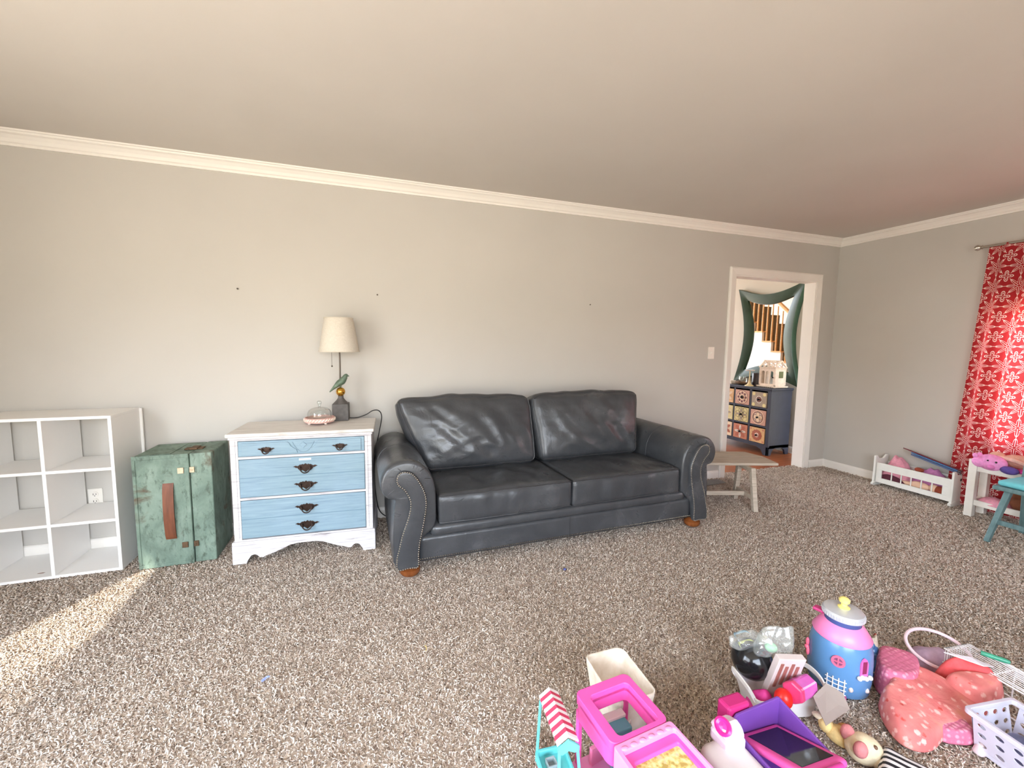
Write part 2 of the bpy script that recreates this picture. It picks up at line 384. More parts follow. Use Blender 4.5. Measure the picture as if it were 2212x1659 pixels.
# hall stair seen in the mirror
M_STAIRC = flat('brown_stair_carpet', rgb(122, 98, 70), .95, var=.25, sc=60)
M_HONEY = wood('honey_oak', rgb(206, 146, 84), rgb(226, 174, 112), .35)
st = thing('staircase', 'honey oak staircase with brown carpet treads, reflected in the green mirror', 'staircase', (2.2, 3.54, 0))
ms, mc, mt, mh = MB(), MB(), MB(), MB()
pts = [(-1.76, 0)]
for i in range(1, 13):
    y = -.22*(9-i); z = .2*i; pts += [(y, z-.2), (y, z)]
pts += [(.9, 2.4), (.9, 0)]
ms.prism([(a, b) for a, b in pts[1:]], 'yz', -.06, 0)
ms.build('skirt_wall', flat('white_stair_skirt', rgb(245, 243, 238), .5, var=.01), st)
mc.prism([(a+.001, b) for a, b in pts[1:]], 'yz', -1.0, -.06); mc.build('carpeted_steps', M_STAIRC, st)
for i in range(1, 13):
    y = -.22*(9-i); MB().box(-.10, .03, y-.025, y+.2, .2*i, .2*i+.024).build('tread_end', M_HONEY, st)
for i in range(1, 13):
    for k in range(2):
        y = -.22*(9-i)+.03+.11*k; MB().tube([(-.03, y, .2*i+.024), (-.03, y, .2*i+.2), (-.03, y, .2*i+.62+.1*k), (-.03, y, .2*i+.80+.1*k)], [.017, .017, .012, .011], 8).build('baluster', M_HONEY, st, True)
MB().bar((-.03, -1.75, 1.06), (-.03, .8, 3.38), .06, .055).build('handrail', M_HONEY, st, bevel=.012)
MB().bar((-.95, -1.75, .95), (-.95, .8, 3.25), .05, .10).build('wall_rail', M_HONEY, st, bevel=.01)
# ceiling lamp added out of view to brighten the hall and its reflection
t = thing('added_hall_light', 'unseen round ceiling light added to brighten the hall', 'lamp', (3.4, 2.2, HC))
MB().lathe([(.16, -.02), (.16, 0)], 32).build('lamp_base', flat('brushed_nickel', rgb(170, 165, 158), .3, .9), t)
mm = Mat('added_hall_glow', (1, .9, .75, 1), .4); mm.b.inputs['Emission Color'].default_value = (1, .80, .52, 1); mm.b.inputs['Emission Strength'].default_value = 32
MB().lathe([(0, -.10), (.06, -.096), (.11, -.075), (.14, -.045), (.15, -.02)], 32).build('lamp_shade', mm.m, t, True)

# ------------------------------------------------------------------ white cube organizer
M_WLAM = flat('white_laminate', rgb(236, 234, 231), .42, var=.015, sc=3)
M_RAW = flat('chipped_board', rgb(140, 104, 84), .8)
cu = thing('cube_organizer', 'white laminate cube shelf standing empty at the left of the back wall', 'shelf', (-1.345, -.335, 0))
# local: x to the left is negative; front at y 0, back at y .305
D0, D1, HT = 0, .318, .89
cols = [0, -.305, -.610]
def panel(x0, x1, z0, z1, name, y0=D0, y1=D1): return MB().box(x0, x1, y0, y1, z0, z1).build(name, M_WLAM, cu, bevel=.0012)
panel(-.626, .0, HT-.016, HT, 'top_panel'); panel(-.626, 0, 0, .016, 'bottom_panel')
panel(-.016, 0, .016, HT-.016, 'side_panel'); panel(-.626, -.610, .016, HT-.016, 'side_panel')
for c in cols[1:2]: panel(c-.008, c+.008, .016, HT-.016, 'divider', .001)
for a, b in ((-.016, -.297), (-.313, -.610)):
    for z in (.297, .592): panel(b, a, z-.008, z+.008, 'shelf_board', .001)
# partial back strips: each cell keeps a strip of back board at its left
for a, b in ((-.016, -.297), (-.313, -.610)):
    MB().box(a-.075, a, D1-.012, D1-.006, .016, HT-.016).build('back_strip', M_WLAM, cu)
MB().box(0, .013, D1-.012, D1, .0, HT-.004).build('back_strip', M_WLAM, cu)
MB().add([(-.40, .05, .0165), (-.375, .052, .0165), (-.37, .06, .0165), (-.385, .062, .0165), (-.402, .056, .0165)], [(0, 1, 2, 3, 4)]).build('chip_mark', M_RAW, cu)

# ------------------------------------------------------------------ green trunk standing on its end
def worn_green():
    m = Mat('worn_green_paint', rgb(128, 158, 138), .62)
    a = m.noise(7, 6, (1, 1, .6), .4, .65); b = m.noise(26, 5, (1, 1, .5), .3, .7)
    c = m.ramp(a, [(.25, rgb(74, 90, 80)), (.48, rgb(108, 128, 114)), (.75, rgb(138, 156, 142))])
    c = m.mix(m.ramp(b, [(.52, (0, 0, 0, 1)), (.68, (1, 1, 1, 1))]), c, rgb(70, 84, 72))
    d = m.noise(4.2, 5, (1, 1, 1), .8, .6)
    c = m.mix(m.ramp(d, [(.58, (0, 0, 0, 1)), (.68, (1, 1, 1, 1))]), c, rgb(84, 68, 48))
    m.color(c); m.bump(b, .25, .004); return m.m
M_GREEN = worn_green(); M_RUST = flat('rusty_metal', rgb(96, 74, 52), .7, .3, var=.3, sc=40)
M_STRAP = wood('brown_leather_strap', rgb(92, 50, 30), rgb(122, 70, 44), .55, (6, 6, 1), 6)
M_BRASSOLD = flat('pale_old_hasp', rgb(196, 178, 150), .5, .2, var=.2, sc=60)
tr = thing('trunk', 'worn green wooden trunk standing on end between the white cube shelf and the blue dresser', 'trunk', (-1.064, -.365, 0))
MB().box(-.19, .075, 0, .32, .0, .655).build('trunk_body', M_GREEN, tr, bevel=.006)
MB().box(.079, .187, -.001, .321, .002, .657).build('trunk_lid', M_GREEN, tr, bevel=.006)
for z0, z1 in ((0, .02), (.636, .658)):
    MB().box(-.192, .073, -.003, .0, z0, z1).build('edge_strip', M_GREEN, tr, bevel=.002)
MB().box(-.192, -.176, -.004, .0, .02, .636).build('edge_strip', M_GREEN, tr, bevel=.002)
MB().box(.052, .074, -.005, 0, .085, .575).build('edge_strip', M_GREEN, tr, bevel=.002)
MB().box(-.150, -.02, .02, .30, .655, .658).build('end_panel', M_GREEN, tr, bevel=.001)
s_ = smooth_poly([(-.030, -.001, .160), (-.030, -.012, .20), (-.030, -.020, .325), (-.030, -.012, .45), (-.030, -.001, .492)], 5, False)
mb = MB(); mb.strip([[(p.x-.026, p.y, p.z), (p.x+.026, p.y, p.z), (p.x+.026, p.y+.006, p.z), (p.x-.026, p.y+.006, p.z)] for p in s_], close_u=True); mb.build('strap_handle', M_STRAP, tr)
for z in (.562, .118):
    h = MB().box(.02, .05, -.009, -.003, z-.017, z+.017).build('hasp', M_BRASSOLD if z > .3 else M_RUST, tr, bevel=.002)
    MB().box(.079, .102, -.010, -.002, z-.015, z+.017).ball((.090, -.010, z), (.006, .004, .006), 10, 6).build('latch_plate', M_BRASSOLD if z > .3 else M_RUST, h, bevel=.002)
MB().box(.02, .115, .10, .15, .657, .664).box(.05, .09, .09, .16, .657, .669).build('latch', M_RUST, tr, bevel=.003)

# ------------------------------------------------------------------ blue and white dresser
def whitewash():
    m = Mat('whitewashed_wood', rgb(225, 222, 220), .6)
    a = m.noise(5, 6, (1.2, 1, 22), .5, .65); c = m.ramp(a, [(.30, rgb(142, 134, 136)), (.44, rgb(196, 192, 194)), (.7, rgb(216, 214, 216))]); m.color(c); m.bump(a, .2, .002); return m.m
def whitewash_top():
    m = Mat('whitewashed_top', rgb(225, 222, 220), .55)
    a = m.noise(5, 6, (1.0, 20, 1), .5, .65); c = m.ramp(a, [(.32, rgb(172, 164, 156)), (.46, rgb(214, 209, 203)), (.7, rgb(226, 222, 217))]); m.color(c); m.bump(a, .2, .002); return m.m
def bluewash():
    m = Mat('chalky_blue_paint', rgb(150, 180, 196), .6)
    a = m.noise(4, 6, (1.2, 1, 26), .6, .65); b = m.noise(3, 3)
    c = m.ramp(a, [(.28, rgb(100, 124, 140)), (.45, rgb(126, 150, 164)), (.72, rgb(142, 166, 178))]); c = m.mix(.25, c, m.ramp(b, [(.35, rgb(112, 140, 146)), (.65, rgb(134, 160, 180))])); m.color(c); m.bump(a, .2, .002); return m.m
M_WW, M_WWT, M_BLUE = whitewash(), whitewash_top(), bluewash()
M_BRONZE = flat('antique_bronze', rgb(62, 48, 42), .38, .75, var=.25, sc=60)
dr = thing('dresser', 'chalky blue chest of drawers with whitewashed frame and bronze batwing pulls', 'dresser', (-.372, -.483, 0), math.radians(-3.2))
WX = .385
MB().box(-WX, -WX+.02, .012, .375, .02, .742).box(WX-.02, WX, .012, .375, .02, .742).box(-WX+.02, WX-.02, .36, .375, .10, .742).box(-WX+.02, WX-.02, .03, .36, .125, .140).build('carcass', M_WW, dr, bevel=.002)
MB().box(-.402, .402, -.018, .385, .757, .778).build('dresser_top', M_WWT, dr, bevel=.006, seg=3)
MB().box(-.392, .392, -.008, .38, .741, .757).build('top_moulding', M_WW, dr, bevel=.005, seg=3)
for s in (-1, 1):
    MB().box(min(s*.345, s*.385), max(s*.345, s*.385), 0, .012, .135, .741).box(min(s*.357, s*.362), max(s*.357, s*.362), -.003, 0, .15, .735).build('stile', M_WW, dr, bevel=.002)
for z in (.632, .387): MB().box(-.35, .35, .0, .03, z-.007, z+.007).build('drawer_rail', M_WW, dr, bevel=.002)
MB().box(-.35, .35, .0, .03, .733, .741).build('drawer_rail', M_WW, dr); MB().box(-.35, .35, .0, .03, .135, .143).build('drawer_rail', M_WW, dr)
def batwing(w, h):
    half = [(0, .50), (.10, .36), (.16, .30), (.24, .42), (.34, .30), (.44, .34), (.62, .10), (.80, .20), (1.0, .04), (.86, -.02), (.76, -.16), (.66, -.12), (.56, -.40), (.42, -.62), (.26, -.50), (.14, -.66), (0, -.86)]
    p = [(x*w/2, z*h/2*1.5) for x, z in half]; return p + [(-x, z) for x, z in p[-2:0:-1]]
def pull(parent, x, z, w, yo=-.004):
    h = w*.40
    b = MB().prism(batwing(w, h), 'xz', -.006, -.002).build('drawer_pull', M_BRONZE, parent, bevel=.001, loc=(x, yo, z))
    m = MB(); pts = [(w*.21*math.cos(a), -.014-.008*math.sin(a), -.002-h*.62*math.sin(a)) for a in [PI*i/12 for i in range(13)]]
    m.tube(pts, .0032, 8)
    for s in (-1, 1): m.ball((s*w*.21, -.010, -.002), (.006, .008, .006), 10, 6)
    m.build('bail', M_BRONZE, b, True)
dz = [(.641, .730), (.397, .623), (.150, .378)]
for k, (z0, z1) in enumerate(dz):
    x1 = .3435
    d = MB().box(-x1, x1, -.004, .34, z0, z1).build('drawer', M_BLUE, dr, bevel=.004)
    if k == 0:
        zc = (z0+z1)/2; hh = (z1-z0)/2-.010
        m = MB()
        for s in (-1, 1):       # raised side panels with a stepped shoulder
            poly = [(s*.325, zc-hh), (s*.325, zc+hh), (s*.086, zc+hh), (s*.074, zc+hh-.010), (s*.068, zc+.010), (s*.05, zc-.006), (s*.036, zc-.012), (s*.032, zc-hh)]
            m.prism(poly if s < 0 else poly[::-1], 'xz', -.010, -.003)
        m.build('raised_panel', M_BLUE, d, bevel=.002)
        m = MB(); m.tube([(a*.06, -.005, zc+hh-.004-.062*(1-abs(a)**2.2)) for a in [i/10-1 for i in range(21)]], .0028, 6); 
        m.prism([(0, zc+.030), (.020, zc+.012), (0, zc-.008), (-.020, zc+.012)], 'xz', -.009, -.003)
        m.build('carved_medallion', M_BLUE, d, bevel=.003)
        pull(d, -.196, zc-.002, .092, -.010); pull(d, .204, zc-.002, .092, -.010)
    else:
        zc = (z0+z1)/2+.003
        MB().box(-x1, x1, -.0055, -.0035, zc-.0015, zc+.0015).build('score_line', flat('scored_groove', rgb(104, 132, 148), .7), d)
        for zz in ((z0+zc)/2+.003, (zc+z1)/2-.004): pull(d, .008, zz, .134)
    if k == 1:
        lb = MB().box(-.026, .040, -.0050, -.0042, z1-.020, z1-.009).build('paper_label', flat('white_label', rgb(236, 238, 240), .5, var=.0), d)
        MB().box(-.008, .020, -.0056, -.0050, z1-.0158, z1-.0132).build('printed_line', flat('faint_print', rgb(170, 175, 180), .6), lb)
# base with scalloped apron and bracket feet
MB().box(-.398, .398, -.012, .38, .108, .135).build('base_moulding', M_WW, dr, bevel=.007, seg=3)
hf = [(.398, 0), (.325, 0), (.318, .020), (.300, .046), (.283, .052), (.268, .046), (.255, .030), (.236, .030), (.215, .040), (.175, .052), (.13, .070), (.09, .088), (.05, .094), (0, .095)]
poly = [(-x, z) for x, z in hf] + [(x, z) for x, z in hf[-2::-1]] + [(.398, .112), (-.398, .112)]
MB().prism(poly, 'xz', -.010, .010).build('scalloped_apron', M_WW, dr, bevel=.003)
for s in (-1, 1):
    sp = [(.010, 0), (.080, 0), (.10, .04), (.14, .07), (.26, .07), (.30, .04), (.32, 0), (.378, 0), (.378, .112), (.010, .112)]
    MB().prism(sp, 'yz', min(s*.378, s*.398), max(s*.378, s*.398)).build('bracket_foot', M_WW, dr, bevel=.003)

# ------------------------------------------------------------------ bird lamp
LX, LY, LZ = -.177, -.150, .778
M_STONE = flat('dark_grey_stone', rgb(82, 78, 76), .6, var=.2, sc=35, bump=.2)
M_GOLDM = Mat('amber_mercury_glass', rgb(210, 158, 66), .12, .85).m
M_POLE = flat('dark_bronze_rod', rgb(92, 84, 76), .35, .7)
def linen():
    m = Mat('linen_shade', rgb(226, 214, 192), .9); f = m.noise(60, 3, (1, 1, 6)); g = m.noise(60, 3, (6, 6, 1))
    c = m.mix(.5, m.ramp(f, [(.3, rgb(216, 208, 192)), (.7, rgb(238, 231, 218))]), m.ramp(g, [(.3, rgb(218, 210, 195)), (.7, rgb(240, 233, 221))])); m.color(c); m.bump(f, .15, .001)
    tr_ = m.node('ShaderNodeBsdfTranslucent'); m.link(c, tr_.inputs[0]); mx = m.node('ShaderNodeMixShader'); mx.inputs[0].default_value = .25
    m.link(m.b.outputs[0], mx.inputs[1]); m.link(tr_.outputs[0], mx.inputs[2]); m.link(mx.outputs[0], m.o.inputs[0]); return m.m
M_LINEN = linen(); M_BIRD = flat('patina_green', rgb(92, 110, 92), .5, .15, var=.25, sc=50)
M_CORD = flat('black_cord', rgb(28, 27, 28), .5)
la = thing('table_lamp', 'linen shaded lamp with a green bird on a gold ball, standing on the blue dresser', 'lamp', (LX, LY, LZ), math.radians(-3))
MB().box(-.051, .051, -.051, .051, 0, .115).build('lamp_base', M_STONE, la, bevel=.004)
MB().lathe([(.046, .113), (.044, .120), (.034, .130), (.024, .142), (.018, .152), (.017, .163), (.019, .166)], 28).build('base_neck', M_STONE, la, True)
MB().ball((0, 0, .194), .030, 24, 16).lathe([(.012, .164), (.012, .168)], 16).build('gold_ball', M_GOLDM, la, True, angle=180)
bd = MB(); ax = [((-.068, -.008, .193), .003), ((-.050, -.006, .212), .0075), ((-.030, -.003, .232), .014), ((-.010, 0, .250), .021), ((.012, 0, .266), .0235), ((.026, .0, .285), .018), ((.034, 0, .298), .0155), ((.041, 0, .302), .0135), ((.049, -.002, .301), .006), ((.058, -.003, .299), .001)]
sp = smooth_poly([p for p, r in ax], 4, False); rr = []
for i in range(len(ax)-1):
    for t in range(4): rr.append(ax[i][1]+(ax[i+1][1]-ax[i][1])*t/4)
rr.append(ax[-1][1]); bd.tube(sp, rr, 14)
bo = bd.build('bird', M_BIRD, la, True, angle=180)
wv = []
for s in (-1, 1):
    MB().ball((-.014, s*.017, .246), (.034, .006, .013), 14, 8, M=Matrix.Rotation(math.radians(-42), 3, 'Y')).build('wing', M_BIRD, bo, True, angle=180)
    MB().tube([(.004, s*.006, .244), (.004, s*.006, .222)], .003, 6).build('bird_leg', M_BIRD, bo, True)
MB().tube([(-.002, .012, .222), (-.002, .012, .30), (0, .006, .40), (0, 0, .66)], .0055, 10).build('pole', M_POLE, la, True)
MB().lathe([(.0, .46), (.014, .462), (.016, .475), (.014, .51), (.0, .512)], 16).build('lamp_socket', M_POLE, la, True)
shade = MB(); pr = [(.127, .463), (.089, .692)]
shade.lathe([(.127, .463), (.1275, .470), (.0905, .686), (.089, .692), (.087, .690), (.0885, .684), (.1255, .470), (.125, .464)], 48)
so = shade.build('lamp_shade', M_LINEN, la, True)
so.data.polygons.foreach_set('use_smooth', [True]*len(so.data.polygons))
for r, z in ((.1282, .466), (.0905, .688)): MB().tube([(r*math.cos(a), r*math.sin(a), z) for a in [2*PI*i/48 for i in range(48)]], .0028, 6, closed=True).build('shade_trim', M_LINEN, la, True)
MB().tube([(-.047, -.02, .505), (-.047, -.02, .372)], .0012, 6).ball((-.047, -.02, .368), .0055, 10, 8).tube([(0, 0, .505), (-.047, -.02, .505)], .0015, 6).build('pull_chain', M_POLE, la, True)
for a in (0, 120, 240): MB().tube([(0, 0, .662), (.088*math.cos(math.radians(a)), .088*math.sin(math.radians(a)), .685)], .0015, 6).build('shade_spider', M_POLE, la)
cp = smooth_poly([(.052, .01, .010), (.10, .02, .008), (.16, .03, .026), (.205, .035, .052), (.245, .045, .047), (.262, .06, .0), (.245, .07, -.10), (.215, .075, -.25), (.205, .08, -.42), (.212, .08, -.58), (.235, .085, -.70), (.29, .09, -.755), (.34, .10, -.765)], 6, False)
MB().tube(cp, .0035, 8).build('power_cord', M_CORD, la, True)

# ------------------------------------------------------------------ cake stand and dome
def glass():
    m = Mat('clear_glass', (1, 1, 1, 1), .02); m.b.inputs['Transmission Weight'].default_value = 1.0; m.b.inputs['IOR'].default_value = 1.45
    tp = m.node('ShaderNodeBsdfTransparent'); tp.inputs[0].default_value = (.93, .95, .94, 1); mx = m.node('ShaderNodeMixShader'); lw = m.node('ShaderNodeLayerWeight'); lw.inputs[0].default_value = .25
    gl = m.node('ShaderNodeBsdfGlossy'); gl.inputs['Roughness'].default_value = .03
    f = m.math('ADD', m.math('MULTIPLY', lw.outputs['Facing'], .75), .06)
    m.link(f, mx.inputs[0]); m.link(tp.outputs[0], mx.inputs[1]); m.link(gl.outputs[0], mx.inputs[2]); m.link(mx.outputs[0], m.o.inputs[0]); return m.m
M_GLASS = glass()
M_PINKC = flat('dusty_pink_ceramic', rgb(212, 170, 160), .4, var=.12, sc=40); M_CREAM = flat('cream_rope_trim', rgb(236, 222, 210), .5, var=.08, sc=60)
ck = thing('cake_stand', 'low dusty pink cake stand with white braided rim, on the blue dresser', 'cake stand', (-.302, -.252, .778))
MB().lathe([(.0, .012), (.080, .012), (.089, .014), (.091, .020), (.091, .040), (.088, .043), (.084, .042), (.082, .036), (0, .035)], 48).build('plate', M_PINKC, ck, True)
m = MB()
for k in range(30):
    a = 2*PI*k/30; m.tube([(.0925*math.cos(a+u*.10), .0925*math.sin(a+u*.10), .030+u*.007) for u in (-1, -.3, .3, 1)], [.003, .0045, .0045, .003], 6)
m.build('braided_rim', M_CREAM, ck, True)
for k in range(4): MB().ball((.07*math.cos(k*PI/2+.6), .07*math.sin(k*PI/2+.6), .007), (.009, .009, .007), 12, 8).build('foot', M_CREAM, ck, True)
gd = thing('glass_dome', 'clear glass cloche dome sitting on the pink cake stand', 'glass dome', (-.302, -.252, .778+.0355))
prof = [(.072, 0), (.0725, .02), (.071, .038), (.064, .052), (.050, .063), (.030, .070), (.010, .073), (.0, .0735)]
MB().lathe(prof, 48).build('dome', M_GLASS, gd, True, angle=180)
MB().lathe([(.008, .072), (.006, .080), (.012, .092), (.0145, .102), (.011, .112), (0, .116)], 20).build('knob', M_GLASS, gd, True, angle=180)

# ------------------------------------------------------------------ leather sofa
def leather():
    m = Mat('charcoal_leather', rgb(84, 84, 82), .30, spec=.55)
    a = m.noise(4.5, 5, (1, 1, 1), .6, .6); b = m.noise(220, 2); d = m.noise(13, 4, (1, 1, 1), 1.2, .6)
    c = m.ramp(a, [(.3, rgb(50, 52, 56)), (.52, rgb(61, 63, 66)), (.75, rgb(78, 79, 82))]); m.color(c)
    m.rough(m.ramp(a, [(.3, (.40,)*3+(1,)), (.7, (.24,)*3+(1,))]))
    h = m.math('ADD', m.math('MULTIPLY', b, .12), d); m.bump(h, .30, .008); return m.m
M_LEA = leather(); M_PIPE = flat('leather_welt', rgb(50, 50, 52), .42, var=.08)
M_NAILH = flat('antique_nail_heads', rgb(150, 142, 128), .28, .9, var=.1)
M_FOOT = wood('polished_walnut_foot', rgb(104, 56, 26), rgb(138, 80, 40), .25, (3, 3, 1), 8, .03)
so = thing('sofa', 'charcoal leather roll arm sofa with nailhead trim against the back wall', 'sofa', (1.215, -.905, 0), .021)
CX = 1.215
armo = [(.125, .455), (.085, .466), (.060, .500), (.050, .545), (.062, .597), (.095, .640), (.14, .662), (.2, .668), (.255, .650), (.30, .612), (.335, .555), (.350, .48), (.353, .38), (.352, .30), (.33, .255), (.29, .225), (.262, .185), (.25, .12), (.248, .07), (.19, .066), (.122, .07), (.113, .15), (.113, .28), (.120, .40)]
pan = [(.18, .616), (.215, .605), (.243, .576), (.270, .53), (.288, .485), (.296, .44), (.295, .397), (.286, .335), (.273, .267), (.260, .205), (.252, .14), (.248, .064), (.19, .060), (.130, .060), (.125, .127), (.138, .183), (.155, .254), (.178, .32), (.195, .375), (.202, .42), (.197, .46), (.172, .508), (.143, .535), (.131, .565), (.138, .598), (.156, .613)]
def arm(s):
    pr = smooth_poly([(x-CX, z) for x, z in armo], 3); c = Vector((.215-CX, .46, 0))
    def ring(y, k, dy=0): 
        return [((c.x+(p.x-c.x)*k)*s, y, c.y+(p.y-c.y)*k) for p in pr]
    rows = [ring(.012, .02), ring(.010, .60), ring(.010, .90), ring(.014, .955), ring(.028, .99), ring(.06, 1.0), ring(.3, 1.0), ring(.55, 1.0), ring(.80, 1.0), ring(.83, .9), ring(.83, .02)]
    m = MB(); m.strip(rows, close_u=True); a = m.build('arm', M_LEA, so, True, angle=75)
    # seams and gathered pleats round the roll
    for k, t in enumerate((150, 118, 75, 48, 12, 205)):
        x0 = .2+.132*math.cos(math.radians(t)); z0 = .53+.118*math.sin(math.radians(t)); x1 = .2+.088*math.cos(math.radians(t)); z1 = .545+.080*math.sin(math.radians(t))
        MB().tube([((x1-CX)*s, .007, z1), (((x0*.75+x1*.25)-CX)*s, .011, z0*.75+z1*.25), ((x0-CX)*s, .018, z0)], .0018, 6).build('pleat', M_PIPE, a, True)
    MB().tube([((p.x)*s, .42, p.y) for p in pr[6:40]], .0018, 6).build('arm_seam', M_PIPE, a, True)
    pp = smooth_poly([(x-CX, z) for x, z in pan], 4); pc = Vector((sum(p.x for p in pp)/len(pp), sum(p.y for p in pp)/len(pp), 0))
    nr = []
    for i, p in enumerate(pp):
        d = (pp[(i+1) % len(pp)]-pp[i-1]).normalized(); nr.append(Vector((-d.y, d.x, 0)))
    sg = 1 if sum((pc-p).dot(n) for p, n in zip(pp, nr)) > 0 else -1
    rows = []
    for ins, y in ((0, .012), (0, -.003), (.003, -.009), (.009, -.0115), (.016, -.013)):
        rows.append([((p.x+n.x*sg*ins)*s, y, p.y+n.y*sg*ins) for p, n in zip(pp, nr)])
    m = MB(); m.strip(rows, close_u=True); m.add(rows[-1], [tuple(range(len(pp)))]); fp = m.build('arm_front_panel', M_LEA, a, True, angle=50)
    L = [0]; q = pp+[pp[0]]
    for i in range(len(pp)): L.append(L[-1]+(q[i+1]-q[i]).length)
    n = int(L[-1]/.0125); m = MB()
    for k in range(n):
        t = L[-1]*k/n; i = max(j for j in range(len(L)) if L[j] <= t); u = (t-L[i])/max(1e-6, L[min(i+1, len(L)-1)]-L[i]); p = q[i].lerp(q[min(i+1, len(q)-1)], u); nn = nr[i % len(pp)]
        m.ball(((p.x+nn.x*sg*.006)*s, -.011, p.y+nn.y*sg*.006), (.0044, .0034, .0044), 8, 5)
    o = m.build('nailhead_trim', M_NAILH, a, True); o['kind'] = 'stuff'
for s in (1, -1): arm(s)
# base rail with its nail row
RX = .965
m = MB(); vs, fs, _ = rbox(RX*2, .80, .145, .012, 60, 6, 6, wr=.002, wf=7, seed=3); m.add(place(vs, T(0, .418, .148)), fs); m.build('front_rail', M_LEA, so, True, angle=180)
m = MB()
for k in range(150): m.ball((-RX+.01+k*(2*RX-.02)/149, .0165, .093), (.0040, .0036, .0040), 6, 4)
o = m.build('rail_nails', M_NAILH, so, True); o['kind'] = 'stuff'
m = MB(); vs, fs, _ = rbox(1.80, .62, .070, .030, 60, 10, 8, wr=.003, wf=6, seed=5); m.add(place(vs, T(0, .315, .248)), fs); m.build('seat_deck', M_LEA, so, True, angle=180)
MB().tube([(-.012, .014, .08), (-.012, .0145, .215)], .0016, 6).build('rail_seam', M_PIPE, so)
def loops(vs, idx, nx, ny, nz, k, M):
    p = [(i, 0, k) for i in range(nx)]+[(nx, j, k) for j in range(ny)]+[(i, ny, k) for i in range(nx, 0, -1)]+[(0, j, k) for j in range(ny, 0, -1)]
    return [M @ vs[idx[q]] for q in p]
def seat(x0, x1, seed):
    w, d, h = x1-x0, .66, .172; nx, ny, nz = 54, 42, 8
    def sh(p, a, b, c):
        cr = noise.noise(Vector((p.x*9+seed, p.y*3.2, 2.2*seed)))*noise.noise(Vector((p.x*3, p.y*5, seed)))
        if c > 0 and b < -.1: p.z += .010*(1-a**4)*max(0, -b)*(abs(noise.noise(Vector((p.x*22+seed, p.y*6, seed*2.))))-.25)
        if c > 0: p.z += .030*cr*(1-a**4)*(1-b**4)
        if b < -.9: p.y += .010*noise.noise(Vector((p.x*11, p.z*3, seed)))*(1-a*a)
        return p
    vs, fs, ix = rbox(w, d, h, .020, nx, ny, nz, (.006, .012, .022), .006, 5, seed, sh)
    M = T((x0+x1)/2, .018+d/2, .357) @ R(-1.0, 'X'); m = MB(); m.add(place(vs, M), fs); o = m.build('seat_cushion', M_LEA, so, True, angle=180)
    for k in (0, nz): MB().tube(loops(vs, ix, nx, ny, nz, k, M), .0042, 6, closed=True).build('piping', M_PIPE, o, True)
seat(-.853, .0, 11); seat(.006, .853, 23)
def backc(xc, wb, wt, seed, lean, skew):
    # cushion: local x width, y thickness (front is -y), z height
    h, d = .50, .21; nx, ny, nz = 54, 10, 44
    def sh(p, a, b, c):
        t = (c+1)/2; k = (wb+(wt-wb)*min(1, t*1.25)**.8)/wt; p.x = p.x*k+skew*t
        if b < 0:
            f = (1-a**4)*(1-c**4)
            p.y += (-.055*(1-abs(a)**2.6)*(1-abs(c)**2.6)) + .030*f*noise.noise(Vector((p.x*6+p.z*5+seed, p.z*2.5-p.x*2, seed)))*noise.noise(Vector((p.x*2.2, p.z*2.2, seed*2)))*2
            t1 = noise.noise(Vector((p.x*9+p.z*9+seed, p.z*3-p.x, seed*1.3))); t2 = noise.noise(Vector((p.x*4-p.z*9, p.z*11+p.x*3, seed*2.1)))
            p.y += .016*f*(abs(t1)-.25)*(1.2-.5*c)+.009*f*(abs(t2)-.2)
        if c > .9: p.z += .012*noise.noise(Vector((p.x*7, seed, 0)))-.010*abs(a)**3
        if c > .97: p.z += .012*(1-a*a)
        return p
    vs, fs, ix = rbox(wt, d, h, .045, nx, ny, nz, (.014, 0, .008), .005, 5, seed, sh)
    M = T(xc, .615, .675) @ R(-lean, 'X'); m = MB(); m.add(place(vs, M), fs); o = m.build('back_cushion', M_LEA, so, True, angle=180)
    for j in (0, ny):
        p = [(i, j, 0) for i in range(nx)]+[(nx, j, k) for k in range(nz)]+[(i, j, nz) for i in range(nx, 0, -1)]+[(0, j, k) for k in range(nz, 0, -1)]
        MB().tube([M @ vs[ix[q]] for q in p], .0042, 6, closed=True).build('piping', M_PIPE, o, True)
backc(-.455, .78, .95, 31, 15, -.10); backc(.40, .82, .93, 47, 15, .015)
m = MB(); vs, fs, _ = rbox(1.90, .16, .66, .05, 40, 6, 20, wr=.003, wf=5, seed=9); m.add(place(vs, T(0, .775, .43) @ R(-4, 'X')), fs); m.build('back_frame', M_LEA, so, True, angle=180)
for sx_ in (-1.0, 1.0):
    for y in (.050, .74):
        MB().lathe([(.034, 0), (.050, .008), (.058, .024), (.056, .040), (.040, .050), (.036, .056), (.048, .066), (.05, .074)], 28, (sx_*1.01, y, 0)).build('bun_foot', M_FOOT, so, True)

